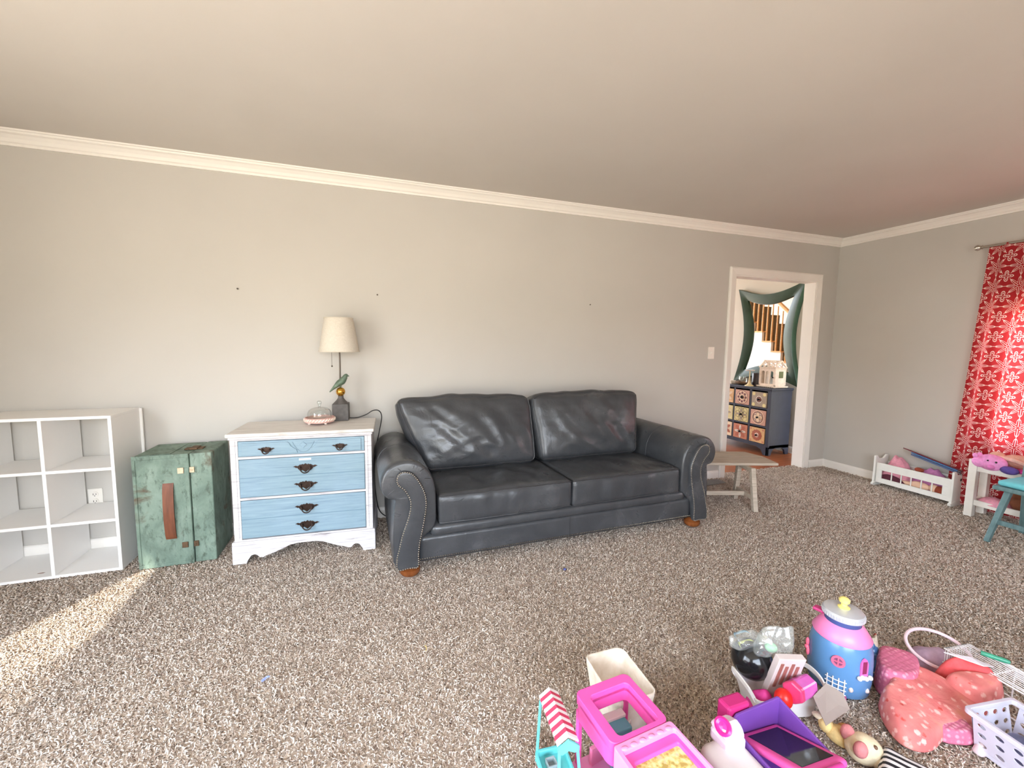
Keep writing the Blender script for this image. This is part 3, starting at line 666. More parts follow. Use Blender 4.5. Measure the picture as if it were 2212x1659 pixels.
# ------------------------------------------------------------------ weathered bench
M_WEATH = wood('weathered_grey_wood', rgb(164, 152, 136), rgb(196, 184, 168), .75, (1.5, 16, 16), 4, .2)
be = thing('bench', 'low weathered grey wooden bench with slanted end, between the sofa and the doorway', 'bench', (2.93, -.62, 0), math.radians(-18))
def bl(x, y):    # world floor point -> bench local
    a = math.radians(18); dx, dy = x-2.93, y+.62; return (dx*math.cos(a)-dy*math.sin(a), dx*math.sin(a)+dy*math.cos(a))
f0, f1, b1 = bl(2.44, -.52), bl(3.154, -.742), bl(3.33, -.40); mid = ((f1[0]*.46+b1[0]*.54), (f1[1]*.46+b1[1]*.54)); L0 = f0[0]
yb = b1[1]
for (ya, yb_, xa, xb) in ((f1[1], mid[1]-.002, f1[0]+.01, mid[0]-.02), (mid[1]+.002, yb, mid[0]-.02, b1[0]-.12)):
    MB().add([(L0, ya, .338), (xa, ya, .338), (xb, yb_, .338), (L0, yb_, .338), (L0, ya, .36), (xa, ya, .36), (xb, yb_, .36), (L0, yb_, .36)], [(3,2,1,0), (4,5,6,7), (0,1,5,4), (1,2,6,5), (2,3,7,6), (3,0,4,7)]).build('seat_board', M_WEATH, be, bevel=.006)
yf, ybk = bl(2.885, -.778)[1], bl(2.985, -.50)[1]; xl = bl(2.885, -.778)[0]
for x0, dx in ((xl, .01), (xl-.42, -.01)):
    for ya, s in ((yf, 1), (ybk, -1)):
        MB().bar((x0+dx, ya, 0), (x0, ya+s*.055, .338), .036, .036, (0, 1, 0)).build('leg', M_WEATH, be, bevel=.003)
    MB().bar((x0+dx*.6, yf+.02, .10), (x0+dx*.6, ybk-.02, .10), .024, .034).build('stretcher', M_WEATH, be, bevel=.003)
    MB().bar((x0, yf+.04, .32), (x0, ybk-.04, .32), .03, .034).build('apron', M_WEATH, be, bevel=.003)
MB().bar((xl, (yf+ybk)/2, .10), (xl-.42, (yf+ybk)/2, .10), .024, .034).build('stretcher', M_WEATH, be, bevel=.003)

# ------------------------------------------------------------------ hall: navy chest with tile drawers, facing the doorway
M_NAVY = flat('navy_paint', rgb(44, 48, 62), .45, var=.12, sc=12)
M_KNOB = flat('black_iron_knob', rgb(26, 22, 22), .4, .6)
hd = thing('tile_chest', 'navy chest with patterned tile drawer fronts in the hall beyond the doorway', 'chest', (4.52, .475, 0))
# local: front at x 0 facing -x, y along the front 0..1.0, depth +x
HL = 1.0
MB().box(.0, .34, 0, .02, .08, .79).box(.0, .34, HL-.02, HL, .08, .79).box(.32, .34, .02, HL-.02, .12, .79).box(.02, .32, .02, HL-.02, .125, .15).build('carcass', M_NAVY, hd, bevel=.003)
MB().box(-.015, .345, -.015, HL+.015, .79, .812).box(-.008, .342, -.008, HL+.008, .775, .79).build('chest_top', M_NAVY, hd, bevel=.005)
for y in (.01, .277, .517, .757, HL-.02): MB().box(-.006, .02, y-.013 if y > .02 else -.004, y+.013 if y > .02 else .040, .10, .775).build('stile', M_NAVY, hd, bevel=.002)
for z in (.115, .335, .555): MB().box(-.005, .02, .03, HL-.02, z-.005, z+.014).build('rail', M_NAVY, hd, bevel=.002)
MB().prism([(-.004, 0), (.05, 0), (.075, .06), (.12, .09), (.22, .09), (.27, .06), (.29, 0), (.34, 0), (.34, .12), (-.004, .12)], 'xz', 0, .022).prism([(-.004, 0), (.05, 0), (.075, .06), (.12, .09), (.22, .09), (.27, .06), (.29, 0), (.34, 0), (.34, .12), (-.004, .12)], 'xz', HL-.022, HL).build('bracket_foot', M_NAVY, hd)
MB().prism([(0, 0), (.06, 0), (.09, .06), (.16, .085), (HL-.16, .085), (HL-.09, .06), (HL-.06, 0), (HL, 0), (HL, .12), (0, .12)], 'yz', -.004, .018).build('apron', M_NAVY, hd, bevel=.002)
def F(n, c): return flat(n, rgb(*c), .45, var=.10, sc=60)
TC = dict(cream=F('tile_cream', (226, 196, 162)), rose=F('tile_rose', (198, 150, 130)), plum=F('tile_plum', (112, 62, 66)), grey=F('tile_grey', (160, 142, 122)), yel=F('tile_yellow', (216, 200, 140)), rust=F('tile_rust', (172, 96, 70)), terra=F('tile_terracotta', (188, 120, 90)), sand=F('tile_sand', (212, 168, 116)), ivory=F('tile_ivory', (222, 206, 190)), dark=F('tile_dark', (70, 50, 46)))
def disc(m, r0, r1, mi, n=28, y=0, z=0, t=.0016):
    vs = [(-.010-t, y+r*math.cos(2*PI*k/n), z+r*math.sin(2*PI*k/n)) for r in (r0, r1) for k in range(n)]
    m.add(vs, [(k, (k+1) % n, n+(k+1) % n, n+k) for k in range(n)] if r0 > 0 else [tuple(range(n, 2*n))], mi)
def petal(m, a, r0, r1, w, mi, t=.0020):
    c, s = math.cos(a), math.sin(a); k = []
    for u, v in ((r0, 0), (r0*.6+r1*.4, w), (r0*.25+r1*.75, w*.8), (r1, 0), (r0*.25+r1*.75, -w*.8), (r0*.6+r1*.4, -w)): k.append((-.010-t, u*c-v*s, u*s+v*c))
    m.add(k, [tuple(range(6))], mi)
def tile(kind, yc, zc, hw=.104, hh=.090):
    keys = list(TC); ix = {k: i for i, k in enumerate(keys)}
    bgk = {'flower': 'rose', 'ring': 'grey', 'lattice': 'yel', 'quatre': 'rose', 'star': 'terra', 'sun': 'sand', 'leaf': 'sand', 'pale': 'yel', 'fan': 'cream'}[kind]
    m = MB(); m.box(-.010, .015, -hw, hw, -hh, hh, mi=ix[bgk])
    if kind == 'flower':
        disc(m, 0, .086, ix['plum'], t=.001); disc(m, 0, .080, ix['cream'], t=.0014)
        for k in range(8): disc(m, 0, .0155, ix['plum'], y=.055*math.cos(k*PI/4), z=.055*math.sin(k*PI/4), t=.0018)
        for k in range(8): petal(m, k*PI/4+PI/8, .02, .075, .004, ix['rose'])
        disc(m, 0, .024, ix['dark'], t=.0024)
    if kind == 'ring':
        for a, b in ((-1, -1), (1, -1), (-1, 1), (1, 1)): disc(m, 0, .022, ix['yel'], y=a*.074, z=b*.066)
        disc(m, 0, .044, ix['ivory'], t=.0014); disc(m, 0, .035, ix['dark'], t=.0018); disc(m, .018, .024, ix['rust'], t=.0022)
    if kind in ('lattice', 'pale'):
        for a in (-1, 0, 1):
            for b in (-1, 0, 1):
                disc(m, .036, .040, ix['dark' if kind == 'lattice' else 'ivory'], y=a*.052*(1), z=b*.046, t=.0014+.0001*(a+b*3))
        for k in range(4): petal(m, k*PI/2, .008, .085, .012, ix['grey'])
        disc(m, 0, .013, ix['dark'], t=.003)
    if kind == 'quatre':
        disc(m, .078, .086, ix['cream'], t=.0014); disc(m, .066, .071, ix['dark'], t=.0016)
        for k in range(4): disc(m, .026, .030, ix['dark'], y=.034*math.cos(k*PI/2), z=.034*math.sin(k*PI/2), t=.0014); disc(m, 0, .026, ix['cream'], y=.034*math.cos(k*PI/2), z=.034*math.sin(k*PI/2), t=.0013)
        disc(m, 0, .03, ix['cream'], t=.0019)
        for k in range(4): disc(m, 0, .008, ix['ivory'], y=.054*math.cos(k*PI/2+PI/4), z=.054*math.sin(k*PI/2+PI/4), t=.002)
    if kind == 'star':
        for k in range(4): petal(m, k*PI/2+PI/4, .01, .10, .026, ix['rust'], .0014)
        for k in range(4): petal(m, k*PI/2, .006, .088, .016, ix['ivory'], .0018)
        for k in range(4): petal(m, k*PI/2, .006, .06, .006, ix['grey'], .0022)
    if kind == 'sun':
        for k in range(12): disc(m, 0, .020, ix['rust'], y=.052*math.cos(k*PI/6), z=.050*math.sin(k*PI/6), t=.0013)
        disc(m, 0, .056, ix['rust'], t=.0015); disc(m, 0, .028, ix['ivory'], t=.0018); disc(m, 0, .020, ix['rose'], t=.0021)
        for a, b in ((-1, -1), (1, -1), (-1, 1), (1, 1)): disc(m, 0, .012, ix['terra'], y=a*.085, z=b*.072)
    if kind in ('leaf', 'fan'):
        for k in range(6): petal(m, k*PI/3+.5, .01, .10, .02, ix['rust' if kind == 'fan' else 'cream'])
    d = m.build('drawer', [TC[k] for k in keys], hd, loc=(0, yc, zc))
    kb = MB().ball((-.026, 0, 0), (.012, .015, .013), 12, 8).tube([(-.012, 0, 0), (-.026, 0, 0)], .005, 8).build('knob', M_KNOB, d, True)
ys = [.152, .397, .637, .87]; zs = [.665, .445, .225]
for r, row in enumerate((('ring', 'flower', 'leaf', 'ring'), ('quatre', 'lattice', 'pale', 'flower'), ('sun', 'star', 'fan', 'quatre'))):
    for c, k in enumerate(row): tile(k, ys[c], zs[r])

# green mirror with concave sides hanging on the hall wall above the chest
M_DKGREEN = flat('dark_green_lacquer', rgb(38, 62, 44), .35, var=.2, sc=8)
mi_ = thing('wall_mirror', 'dark green framed mirror with inward curving sides on the hall wall above the navy chest', 'mirror', (4.955, .90, .82), 0)
def side(p, q, bow, n=14):
    p = Vector(p); q = Vector(q); d = q-p; nrm = Vector((-d.y, d.x)).normalized()
    return [p+d*(i/n)+nrm*bow*math.sin(PI*i/n)**1.0 for i in range(n)]
def outline(hw, z0, z1, bx, bz): return side((-hw, z0), (hw, z0), bz)+side((hw, z0), (hw, z1), bx)+side((hw, z1), (-hw, z1), bz)+side((-hw, z1), (-hw, z0), bx)
O, I_ = outline(.475, .0, 1.27, .125, .11), outline(.325, .17, 1.10, .105, .075)
m = MB()
rows = [[(-.004, p.x, p.y) for p in O], [(-.068, p.x, p.y) for p in O], [(-.078, p.x*.97+q.x*.03, p.y*.97+q.y*.03) for p, q in zip(O, I_)], [(-.074, p.x*.5+q.x*.5, p.y*.5+q.y*.5) for p, q in zip(O, I_)], [(-.060, p.x*.05+q.x*.95, p.y*.05+q.y*.95) for p, q in zip(O, I_)], [(-.045, q.x, q.y) for q in I_], [(-.004, q.x, q.y) for q in I_]]
m.strip(rows, close_u=True); m.build('mirror_frame', M_DKGREEN, mi_, True, angle=40)
mm = Mat('silvered_glass', (.92, .92, .92, 1), .015, 1.0)
MB().add([(-.040, q.x*1.02, (q.y-.63)*1.02+.63) for q in I_], [tuple(range(len(I_)))]).build('mirror_glass', mm.m, mi_)

# things on the navy chest
TZ = .812
M_DIST = flat('distressed_cream_paint', rgb(226, 206, 186), .65, var=.10, sc=30)
lt = thing('birdcage_lantern', 'distressed cream house shaped birdcage lantern on the navy chest', 'lantern', (4.60, .60, TZ), math.radians(0))
# footprint: x 0..0.18, y -0.10..0.14
def fr(x, y, z, dx, dy, dz): return (x, x+dx, y, y+dy, z, z+dz)
X0, X1, Y0, Y1, ZB, ZT = 0, .175, -.095, .125, .022, .225
m = MB(); m.box(-.02, .195, -.115, .145, .010, .022)
for k in range(9): m.ball((-.012, -.10+.029*k, .010), (.008, .0135, .009), 8, 6)
for k in range(7): m.ball((0+.029*k, -.107, .010), (.0135, .008, .009), 8, 6)
m.build('lantern_base', M_DIST, lt, bevel=.002)
for x, y in ((X0, Y0), (X1-.016, Y0), (X0, Y1-.016), (X1-.016, Y1-.016)): MB().box(x, x+.016, y, y+.016, ZB, ZT).build('corner_post', M_DIST, lt, bevel=.001)
MB().box(X0, X1, Y0, Y1, ZT, ZT+.016).box(-.008, .183, -.103, .133, ZT+.016, ZT+.022).box(X0, X1, Y0, Y1, ZB, ZB+.012).build('frame_rails', M_DIST, lt, bevel=.001)
d = MB()
d.box(X0+.002, X0+.010, Y0+.016, Y1-.016, ZB+.012, ZB+.026).box(X0+.002, X0+.010, Y0+.016, Y1-.016, ZT-.018, ZT)
for k in range(4): y = Y0+.018+k*.0575; d.box(X0+.002, X0+.010, y, y+.013, ZB+.026, ZT-.018)
for k in range(3):
    yc = Y0+.018+.0352+k*.0575; pts = arc(yc, ZT-.045, .022, 0, 180, 8); d.prism(pts+[(yc-.024, ZT-.016), (yc+.024, ZT-.016)], 'yz', X0+.003, X0+.009)
dd = d.build('lantern_door', M_DIST, lt)
MB().ball((X0-.008, Y0+.028, .128), .009, 10, 8).build('door_knob', M_KNOB, dd, True)
m = MB(); m.box(X0+.016, X1-.016, Y0+.003, Y0+.009, ZB+.012, ZT); m.build('side_panel', M_DIST, lt)
MB().box(.06, .13, Y0+.001, Y0+.0035, .12, .20).build('painted_cutout', flat('olive_shadow', rgb(96, 100, 62), .7), lt)  # olive box on the uncut panel; the opening's shade is its colour
MB().box(X0+.016, X1-.016, Y1-.009, Y1-.003, ZB+.012, ZT).build('side_panel', M_DIST, lt)
rz, rt = ZT+.022, ZT+.100; xm = (X0+X1)/2
m = MB()
for s, xe in ((-1, X0), (1, X1)):
    for y in (Y0, Y1): m.bar((xe, y, rz), (xm, y, rt), .012, .012)
    for k in range(4):
        ya, yb2 = Y0+k*.055, Y0+(k+1)*.055; m.bar((xe, ya, rz), (xm, yb2, rt), .008, .009); m.bar((xe, yb2, rz), (xm, ya, rt), .008, .009)
m.bar((xm, Y0-.01, rt), (xm, Y1+.01, rt), .016, .012); m.build('lattice_roof', M_DIST, lt)
t = thing('candlestick', 'slim cream pedestal candle holder left of the birdcage lantern', 'candle holder', (4.56, .825, TZ))
MB().lathe([(.052, 0), (.050, .006), (.030, .016), (.014, .040), (.008, .08), (.006, .14), (.007, .185), (.008, .19)], 24).build('stem', flat('aged_ivory', rgb(226, 206, 158), .5, var=.08), t, True)
MB().lathe([(.0, .188), (.050, .19), (.056, .198), (.054, .203), (.0, .198)], 28).build('candle_plate', flat('pale_plate', rgb(214, 208, 204), .5), t, True)
t = thing('glass_candle_bowl', 'clear glass hurricane cup on a brown wooden dish, left on the navy chest', 'bowl', (4.63, .985, TZ))
MB().lathe([(.0, .004), (.055, .004), (.085, .022), (.095, .034), (.092, .038), (.05, .014), (0, .012)], 32).build('wooden_dish', wood('driftwood', rgb(112, 84, 62), rgb(150, 118, 90), .6, (4, 4, 1)), t, True)
MB().lathe([(.034, .016), (.046, .03), (.050, .07), (.047, .105), (.045, .105), (.048, .07), (.044, .032), (.033, .018)], 28).build('glass_cup', M_GLASS, t, True)
o = MB().lathe([(.0, 0), (.05, 0), (.05, .15), (.046, .155), (0, .155)], 24).build('dark_canister', flat('dark_plum_tin', rgb(48, 34, 36), .35), None, True, loc=(4.76, .90, TZ)); tag(o, 'dark round canister on the navy chest between cup and lantern', 'canister')
o = MB().box(-.05, .05, -.07, .07, 0, .022).box(-.045, .045, -.06, .06, .022, .045).build('small_box', flat('cream_box', rgb(222, 208, 192), .5), None, bevel=.003, loc=(4.60, 1.165, TZ)); tag(o, 'small cream box at the left end of the navy chest', 'box')

# ------------------------------------------------------------------ carpet pile (frieze yarn): nobody could count it
def pile():
    rg = np.random.default_rng(5)
    sp = .0090; xs = np.arange(XL+.02, XR-.004, sp); ys = np.arange(-4.0, .098, sp)
    X, Y = np.meshgrid(xs, ys); X = X.ravel(); Y = Y.ravel()
    X = X+rg.uniform(-.5, .5, X.size)*sp; Y = Y+rg.uniform(-.5, .5, Y.size)*sp
    D = np.hypot(X, Y+3.22)
    keep = rg.random(X.size) < np.where(Y < -3.2, .62, np.clip(1.35-.15*D, .6, 1.0))
    keep &= (Y < -.022) | ((X > DX0+.02) & (X < DX1-.02)); keep &= X < XR-.035
    def out(x0, x1, y0, y1): return ~((X > x0) & (X < x1) & (Y > y0) & (Y < y1))
    keep &= out(-1.98, -1.345, -.33, 0) & out(-1.25, -.88, -.36, -.03) & out(2.87, 3.25, -.19, -.04)
    for fx, fy in ((.20, -.87), (2.23, -.83)): keep &= np.hypot(X-fx, Y-fy) > .066
    X, Y, D = X[keep], Y[keep], D[keep]; n = X.size
    big = .55+.45*np.sin(X*5.1+2*np.sin(Y*3.3))*np.sin(Y*4.7+1.5*np.sin(X*2.9))
    L = rg.uniform(.009, .014, n); az = rg.uniform(0, 2*PI, n); az2 = az+rg.uniform(-1.6, 1.6, n); lean = rg.uniform(.5, 1.0, n); rad = (.0031+.0004*np.clip(D-2, 0, 3))*rg.uniform(.8, 1.25, n)
    z0 = -.0075
    P = [np.stack([X, Y, np.full(n, z0)], 1)]
    P.append(P[0]+np.stack([np.cos(az)*L*.35*lean, np.sin(az)*L*.35*lean, L*.60], 1))
    P.append(P[1]+np.stack([np.cos(az2)*L*.75*lean, np.sin(az2)*L*.75*lean, L*(.62-.45*lean)], 1))
    V = np.zeros((n, 10, 3)); rs = (1.0, 1.1, .75)
    for k in range(3):
        a = az if k < 2 else az2
        side = np.stack([-np.sin(a), np.cos(a), np.zeros(n)], 1); fw = np.stack([np.cos(a)*.5, np.sin(a)*.5, np.full(n, .8)], 1)
        for j in range(3):
            t = 2*PI*j/3+.5; V[:, k*3+j] = P[k]+(side*math.cos(t)+fw*math.sin(t))*(rad*rs[k])[:, None]
    V[:, 9] = P[2]+(P[2]-P[1])*.25
    f = []
    for k in range(2):
        for j in range(3): a, b = k*3+j, k*3+(j+1) % 3; f += [(a, b, b+3), (a, b+3, a+3)]
    for j in range(3): f.append((6+j, 6+(j+1) % 3, 9))
    f = np.array(f); nf = len(f)
    F = (f[None]+(np.arange(n)*10)[:, None, None]).reshape(-1)
    me = bpy.data.meshes.new('carpet_pile'); me.vertices.add(n*10); me.vertices.foreach_set('co', V.reshape(-1).astype(np.float32))
    me.loops.add(n*nf*3); me.loops.foreach_set('vertex_index', F.astype(np.int32)); me.polygons.add(n*nf)
    me.polygons.foreach_set('loop_start', np.arange(0, n*nf*3, 3, dtype=np.int32)); me.polygons.foreach_set('use_smooth', np.ones(n*nf, dtype=bool))
    me.update(calc_edges=True); me.materials.append(M_PILE)
    o = bpy.data.objects.new('carpet_pile', me); COL.objects.link(o); tag(o, 'shaggy taupe and beige carpet pile covering the whole floor', 'carpet', kind='stuff'); print('tufts', n)
pile()

# ------------------------------------------------------------------ window side: rod, curtain, cradle, toy shelf, chair
M_NICKEL = flat('brushed_nickel_rod', rgb(186, 180, 170), .25, .9, var=.05)
rd = thing('curtain_rod', 'brushed nickel curtain rod with round finial above the red curtain', 'curtain rod', (4.69, -1.16, 2.122))
MB().tube([(0, 0, 0), (0, -1.9, 0)], .011, 12).build('rod', M_NICKEL, rd, True)
MB().lathe([(.011, 0), (.016, .006), (.012, .012), (.020, .022), (.024, .034), (.018, .046), (0, .050)], 20, M=R(-90, 'X')).build('finial', M_NICKEL, rd, True)
MB().tube([(0, -.05, 0), (.084, -.05, 0)], .008, 10).lathe([(.022, .078), (.022, .084)], 16, M=T(0, -.05, 0) @ R(90, 'Y')).build('bracket', M_NICKEL, rd, True)
def curtain_mat():
    m = Mat('red_medallion_cotton', rgb(150, 32, 38), .85, spec=.2)
    co = m.node('ShaderNodeTexCoord'); sp = m.node('ShaderNodeSeparateXYZ'); m.link(co.outputs['UV'], sp.inputs[0])
    def cell(off):
        u = m.math('SUBTRACT', m.math('FRACT', m.math('ADD', sp.outputs[0], off)), .5); v = m.math('SUBTRACT', m.math('FRACT', m.math('ADD', sp.outputs[1], off)), .5)
        r = m.math('SQRT', m.math('ADD', m.math('MULTIPLY', u, u), m.math('MULTIPLY', v, v))); th = m.math('ARCTAN2', v, u); return r, th
    def lt(a, w): return m.math('LESS_THAN', a, w)
    r, th = cell(0.0)
    spoke = m.math('MULTIPLY', m.math('ABSOLUTE', m.math('SINE', m.math('MULTIPLY', th, 4))), r)
    s1 = m.math('MULTIPLY', lt(spoke, .042), m.math('MULTIPLY', lt(r, .52), m.math('GREATER_THAN', r, .05)))
    lob = m.math('ABSOLUTE', m.math('SUBTRACT', r, m.math('ADD', .30, m.math('MULTIPLY', .13, m.math('COSINE', m.math('MULTIPLY', th, 8))))))
    s2 = lt(lob, .022)
    r2, th2 = cell(.5)
    q = m.math('SUBTRACT', r2, m.math('ADD', .16, m.math('MULTIPLY', .09, m.math('COSINE', m.math('MULTIPLY', th2, 4)))))
    s3 = lt(m.math('ABSOLUTE', q), .022); s4 = lt(m.math('ABSOLUTE', m.math('ADD', q, .085)), .018)
    pat = m.math('MAXIMUM', m.math('MAXIMUM', s1, s2), m.math('MAXIMUM', s3, s4))
    c = m.mix(pat, rgb(158, 36, 42), rgb(240, 214, 206)); m.color(c)
    t = m.node('ShaderNodeBsdfTranslucent'); m.link(m.mix(pat, rgb(226, 70, 72), rgb(250, 226, 222)), t.inputs[0]); mx = m.node('ShaderNodeMixShader'); mx.inputs[0].default_value = .20
    m.link(m.b.outputs[0], mx.inputs[1]); m.link(t.outputs[0], mx.inputs[2]); m.link(mx.outputs[0], m.o.inputs[0]); return m.m
cu_ = thing('curtain', 'red and white medallion print curtain panel hanging over the right hand window', 'curtain', (4.69, -1.15, .012))
ny, nz = 150, 44; V = []; UV = []
for j in range(nz+1):
    z = 2.118*j/nz; t = j/nz; sp_ = .72+.28*(1-t)+.0
    for i in range(ny+1):
        s = i/ny; y = -s*1.25-.045*t*(1-s)+.06*(1-t)*(1-s); ph = s*46+.7*math.sin(s*9)+.25*math.sin(t*3+s*5)
        a = (.010+.014*(1-abs(2*t-1)**3))*(.5 if t > .985 else 1)
        x = a*math.sin(ph)+.006*math.sin(ph*2.3+1); V.append((x-.0, y, z)); UV.append((s*1.25/.155*1.15, z/.155))
fs = [(j*(ny+1)+i, j*(ny+1)+i+1, (j+1)*(ny+1)+i+1, (j+1)*(ny+1)+i) for j in range(nz) for i in range(ny)]
me = bpy.data.meshes.new('fabric_panel'); me.from_pydata(V, [], fs); me.polygons.foreach_set('use_smooth', [True]*len(fs)); ul = me.uv_layers.new(name='UVMap')
for l in me.loops: ul.data[l.index].uv = UV[l.vertex_index]
me.materials.append(curtain_mat()); o = bpy.data.objects.new('fabric_panel', me); COL.objects.link(o); o.parent = cu_

def lump(name, outl, h, mat, parent=None, z0=.0, seed=0, wr=.25, wf=14, nr=14, power=2.6, sub=3, ctr=None, tilt=0):
    """soft heap inside a floor outline; outline in world or parent coordinates"""
    pl = smooth_poly(outl, sub); n = len(pl); c = Vector(ctr+(0,)) if ctr else sum(pl, Vector((0, 0, 0)))/n
    rows = []
    for k in range(nr+1):
        f = k/nr; row = []
        for p in pl:
            q = c.lerp(p, max(f, .001)); nz_ = noise.noise(Vector((q.x*wf, q.y*wf, seed)))+.5*noise.noise(Vector((q.x*wf*2.2, q.y*wf*2.2, seed+3)))
            z = z0+h*(1-f**power)*(1+wr*nz_)*(1+tilt*max(-.6, (q.y-c.y)*6))+.004; row.append((q.x, q.y, max(z, z0+.002)))
        rows.append(row)
    rows.append([(p.x, p.y, z0) for p in pl]); rows.append([(c.x, c.y, z0)]*n)
    return MB().strip(rows, close_u=True).build(name, mat, parent, True, angle=180)
M_CRADLE = flat('white_painted_cradle', rgb(226, 226, 220), .5, var=.03)
ca = thing('doll_cradle', 'small white wooden doll cradle heaped with dolls and blankets against the right wall', 'cradle', (4.66, -.905, 0))
# local: front face x -0.085, back +0.08; y from -.295 to .285
def slab(m, x0, x1, y0, y1, z0, z1): return m.box(x0, x1, y0, y1, z0, z1)
for x in (-.088, .072):
    m = MB(); slab(m, x, x+.014, -.28, .27, .158, .225); slab(m, x, x+.014, -.28, .27, .035, .080); slab(m, x, x+.014, -.28, -.22, .08, .158); slab(m, x, x+.014, .225, .27, .08, .158); m.build('side_rail', M_CRADLE, ca, bevel=.003)
    for k in range(5): MB().tube([(x+.007, -.15+k*.074, .078), (x+.007, -.15+k*.074, .160)], .005, 8).build('slat', M_CRADLE, ca, True)
for y, zt in ((-.295, .29), (.275, .285)):
    m = MB(); m.prism([(-.098, .02), (-.098, zt), (-.07, zt+.004), (-.04, zt-.030), (.02, zt-.030), (.06, zt+.004), (.088, zt), (.088, .02)], 'xz', y, y+.016); m.build('end_panel', M_CRADLE, ca, bevel=.003)
    MB().prism([(-.115, .024), (-.11, .004), (-.06, .0), (.06, .0), (.10, .004), (.105, .024), (.06, .045), (-.06, .045)], 'xz', y-.004, y+.020).build('rocker', M_CRADLE, ca, bevel=.003)
MB().box(-.074, .072, -.28, .276, .05, .06).build('bottom_board', M_CRADLE, ca)
MB().lathe([(0, 0), (.012, .001), (.013, .004)], 14, M=T(.0, -.2965, .22) @ R(-90, 'X')).build('end_peg_hole', M_DARKSLOT, ca)
def soft(name, c, r, bump=.3): return flat(name, rgb(*c), .9, var=.14, sc=45, bump=bump)
M_BLPINK, M_PURPLE, M_MAROON, M_DOLL, M_RUSTP, M_CREAMP = soft('pink_fleece', (222, 150, 168), 0), soft('orchid_cloth', (178, 112, 158), 0), soft('maroon_cloth', (86, 34, 50), 0), flat('doll_skin', rgb(226, 188, 160), .5, var=.05), soft('rust_plush', (142, 62, 40), 0), soft('cream_plush', (228, 214, 188), 0)
def heap(nm, lab, cat, ol, h, mat, z0, seed, **k):
    c = (sum(p[0] for p in ol)/len(ol), sum(p[1] for p in ol)/len(ol)); o = lump(nm, [(p[0]-c[0], p[1]-c[1]) for p in ol], h, mat, None, 0, seed, **k); o.location = (c[0], c[1], z0); return tag(o, lab, cat)
heap('doll_blanket', 'pink fleece doll blanket bunched at the left end of the cradle', 'blanket', [(4.60, -.65), (4.72, -.65), (4.725, -.84), (4.66, -.87), (4.60, -.82)], .22, M_BLPINK, .063, 3)
heap('doll_cloth', 'orchid purple doll cloth lying across the top of the cradle heap', 'cloth', [(4.62, -.885), (4.725, -.86), (4.725, -1.12), (4.66, -1.12), (4.62, -1.04)], .19, M_PURPLE, .063, 8)
heap('doll_cloth', 'dark maroon cloth seen through the left slats of the cradle', 'cloth', [(4.588, -.66), (4.596, -.64), (4.598, -.84), (4.589, -.85)], .065, M_MAROON, .061, 5)
o = MB(); o.ball((0, 0, .035), (.022, .075, .034), 18, 12).ball((0, -.10, .04), (.024, .036, .036), 16, 10).tube([(0, .05, .03), (0, .12, .028), (0, .16, .02)], [.020, .017, .013], 10)
o = o.build('baby_doll', M_DOLL, None, True, loc=(4.612, -.955, .062)); tag(o, 'bare cream baby doll lying behind the middle slats of the cradle', 'doll')
o = MB(); o.ball((0, 0, .036), (.026, .055, .036), 18, 12).ball((0, -.058, .042), (.024, .026, .026), 14, 10).ball((-.012, -.05, .066), .009, 8, 6); o = o.build('plush_toy', M_RUSTP, None, True, loc=(4.612, -1.10, .062)); tag(o, 'rust brown plush toy behind the right slats of the cradle', 'plush toy')
o = MB(); o.ball((0, 0, 0), (.02, .035, .02), 12, 8); o = o.build('plush_toy', M_RUSTP, None, True, loc=(4.625, -.935, .232)); o2 = tag(o, 'small red brown plush on top of the cradle heap, in its middle', 'plush toy')
def book(name, lab, cov, w, h, t, M, grp='picture books on the cradle'):
    r = thing(name, lab, 'book'); r['group'] = grp; r.matrix_world = M
    c = flat(name+'_cover_'+str(len(bpy.data.materials)), rgb(*cov), .35, var=.08, sc=10)
    MB().box(-w/2, w/2, -h/2, h/2, 0, .002).box(-w/2, w/2, -h/2, h/2, t-.002, t).box(-w/2, -w/2+.002, -h/2, h/2, .002, t-.002).build('cover', c, r); MB().box(-w/2+.003, w/2-.004, -h/2+.004, h/2-.004, .002, t-.002).build('pages', M_PAPER, r); return r
M_PAPER = flat('paper', rgb(228, 222, 210), .8, var=.03)
Mb = T(4.683, -1.015, .292) @ R(13, 'X') @ R(16, 'Y')
book('picture_book', 'dark red picture book at the back of the cradle heap, topmost', (104, 26, 44), .13, .42, .008, Mb @ T(.012, .03, .034))
book('picture_book', 'bright blue picture book leaning under the dark red one', (66, 104, 150), .12, .33, .012, Mb @ T(-.006, 0, .020))
book('picture_book', 'pale edged blue picture book, lowest of the books on the cradle', (74, 92, 130), .11, .33, .013, Mb @ T(-.012, -.005, .004))

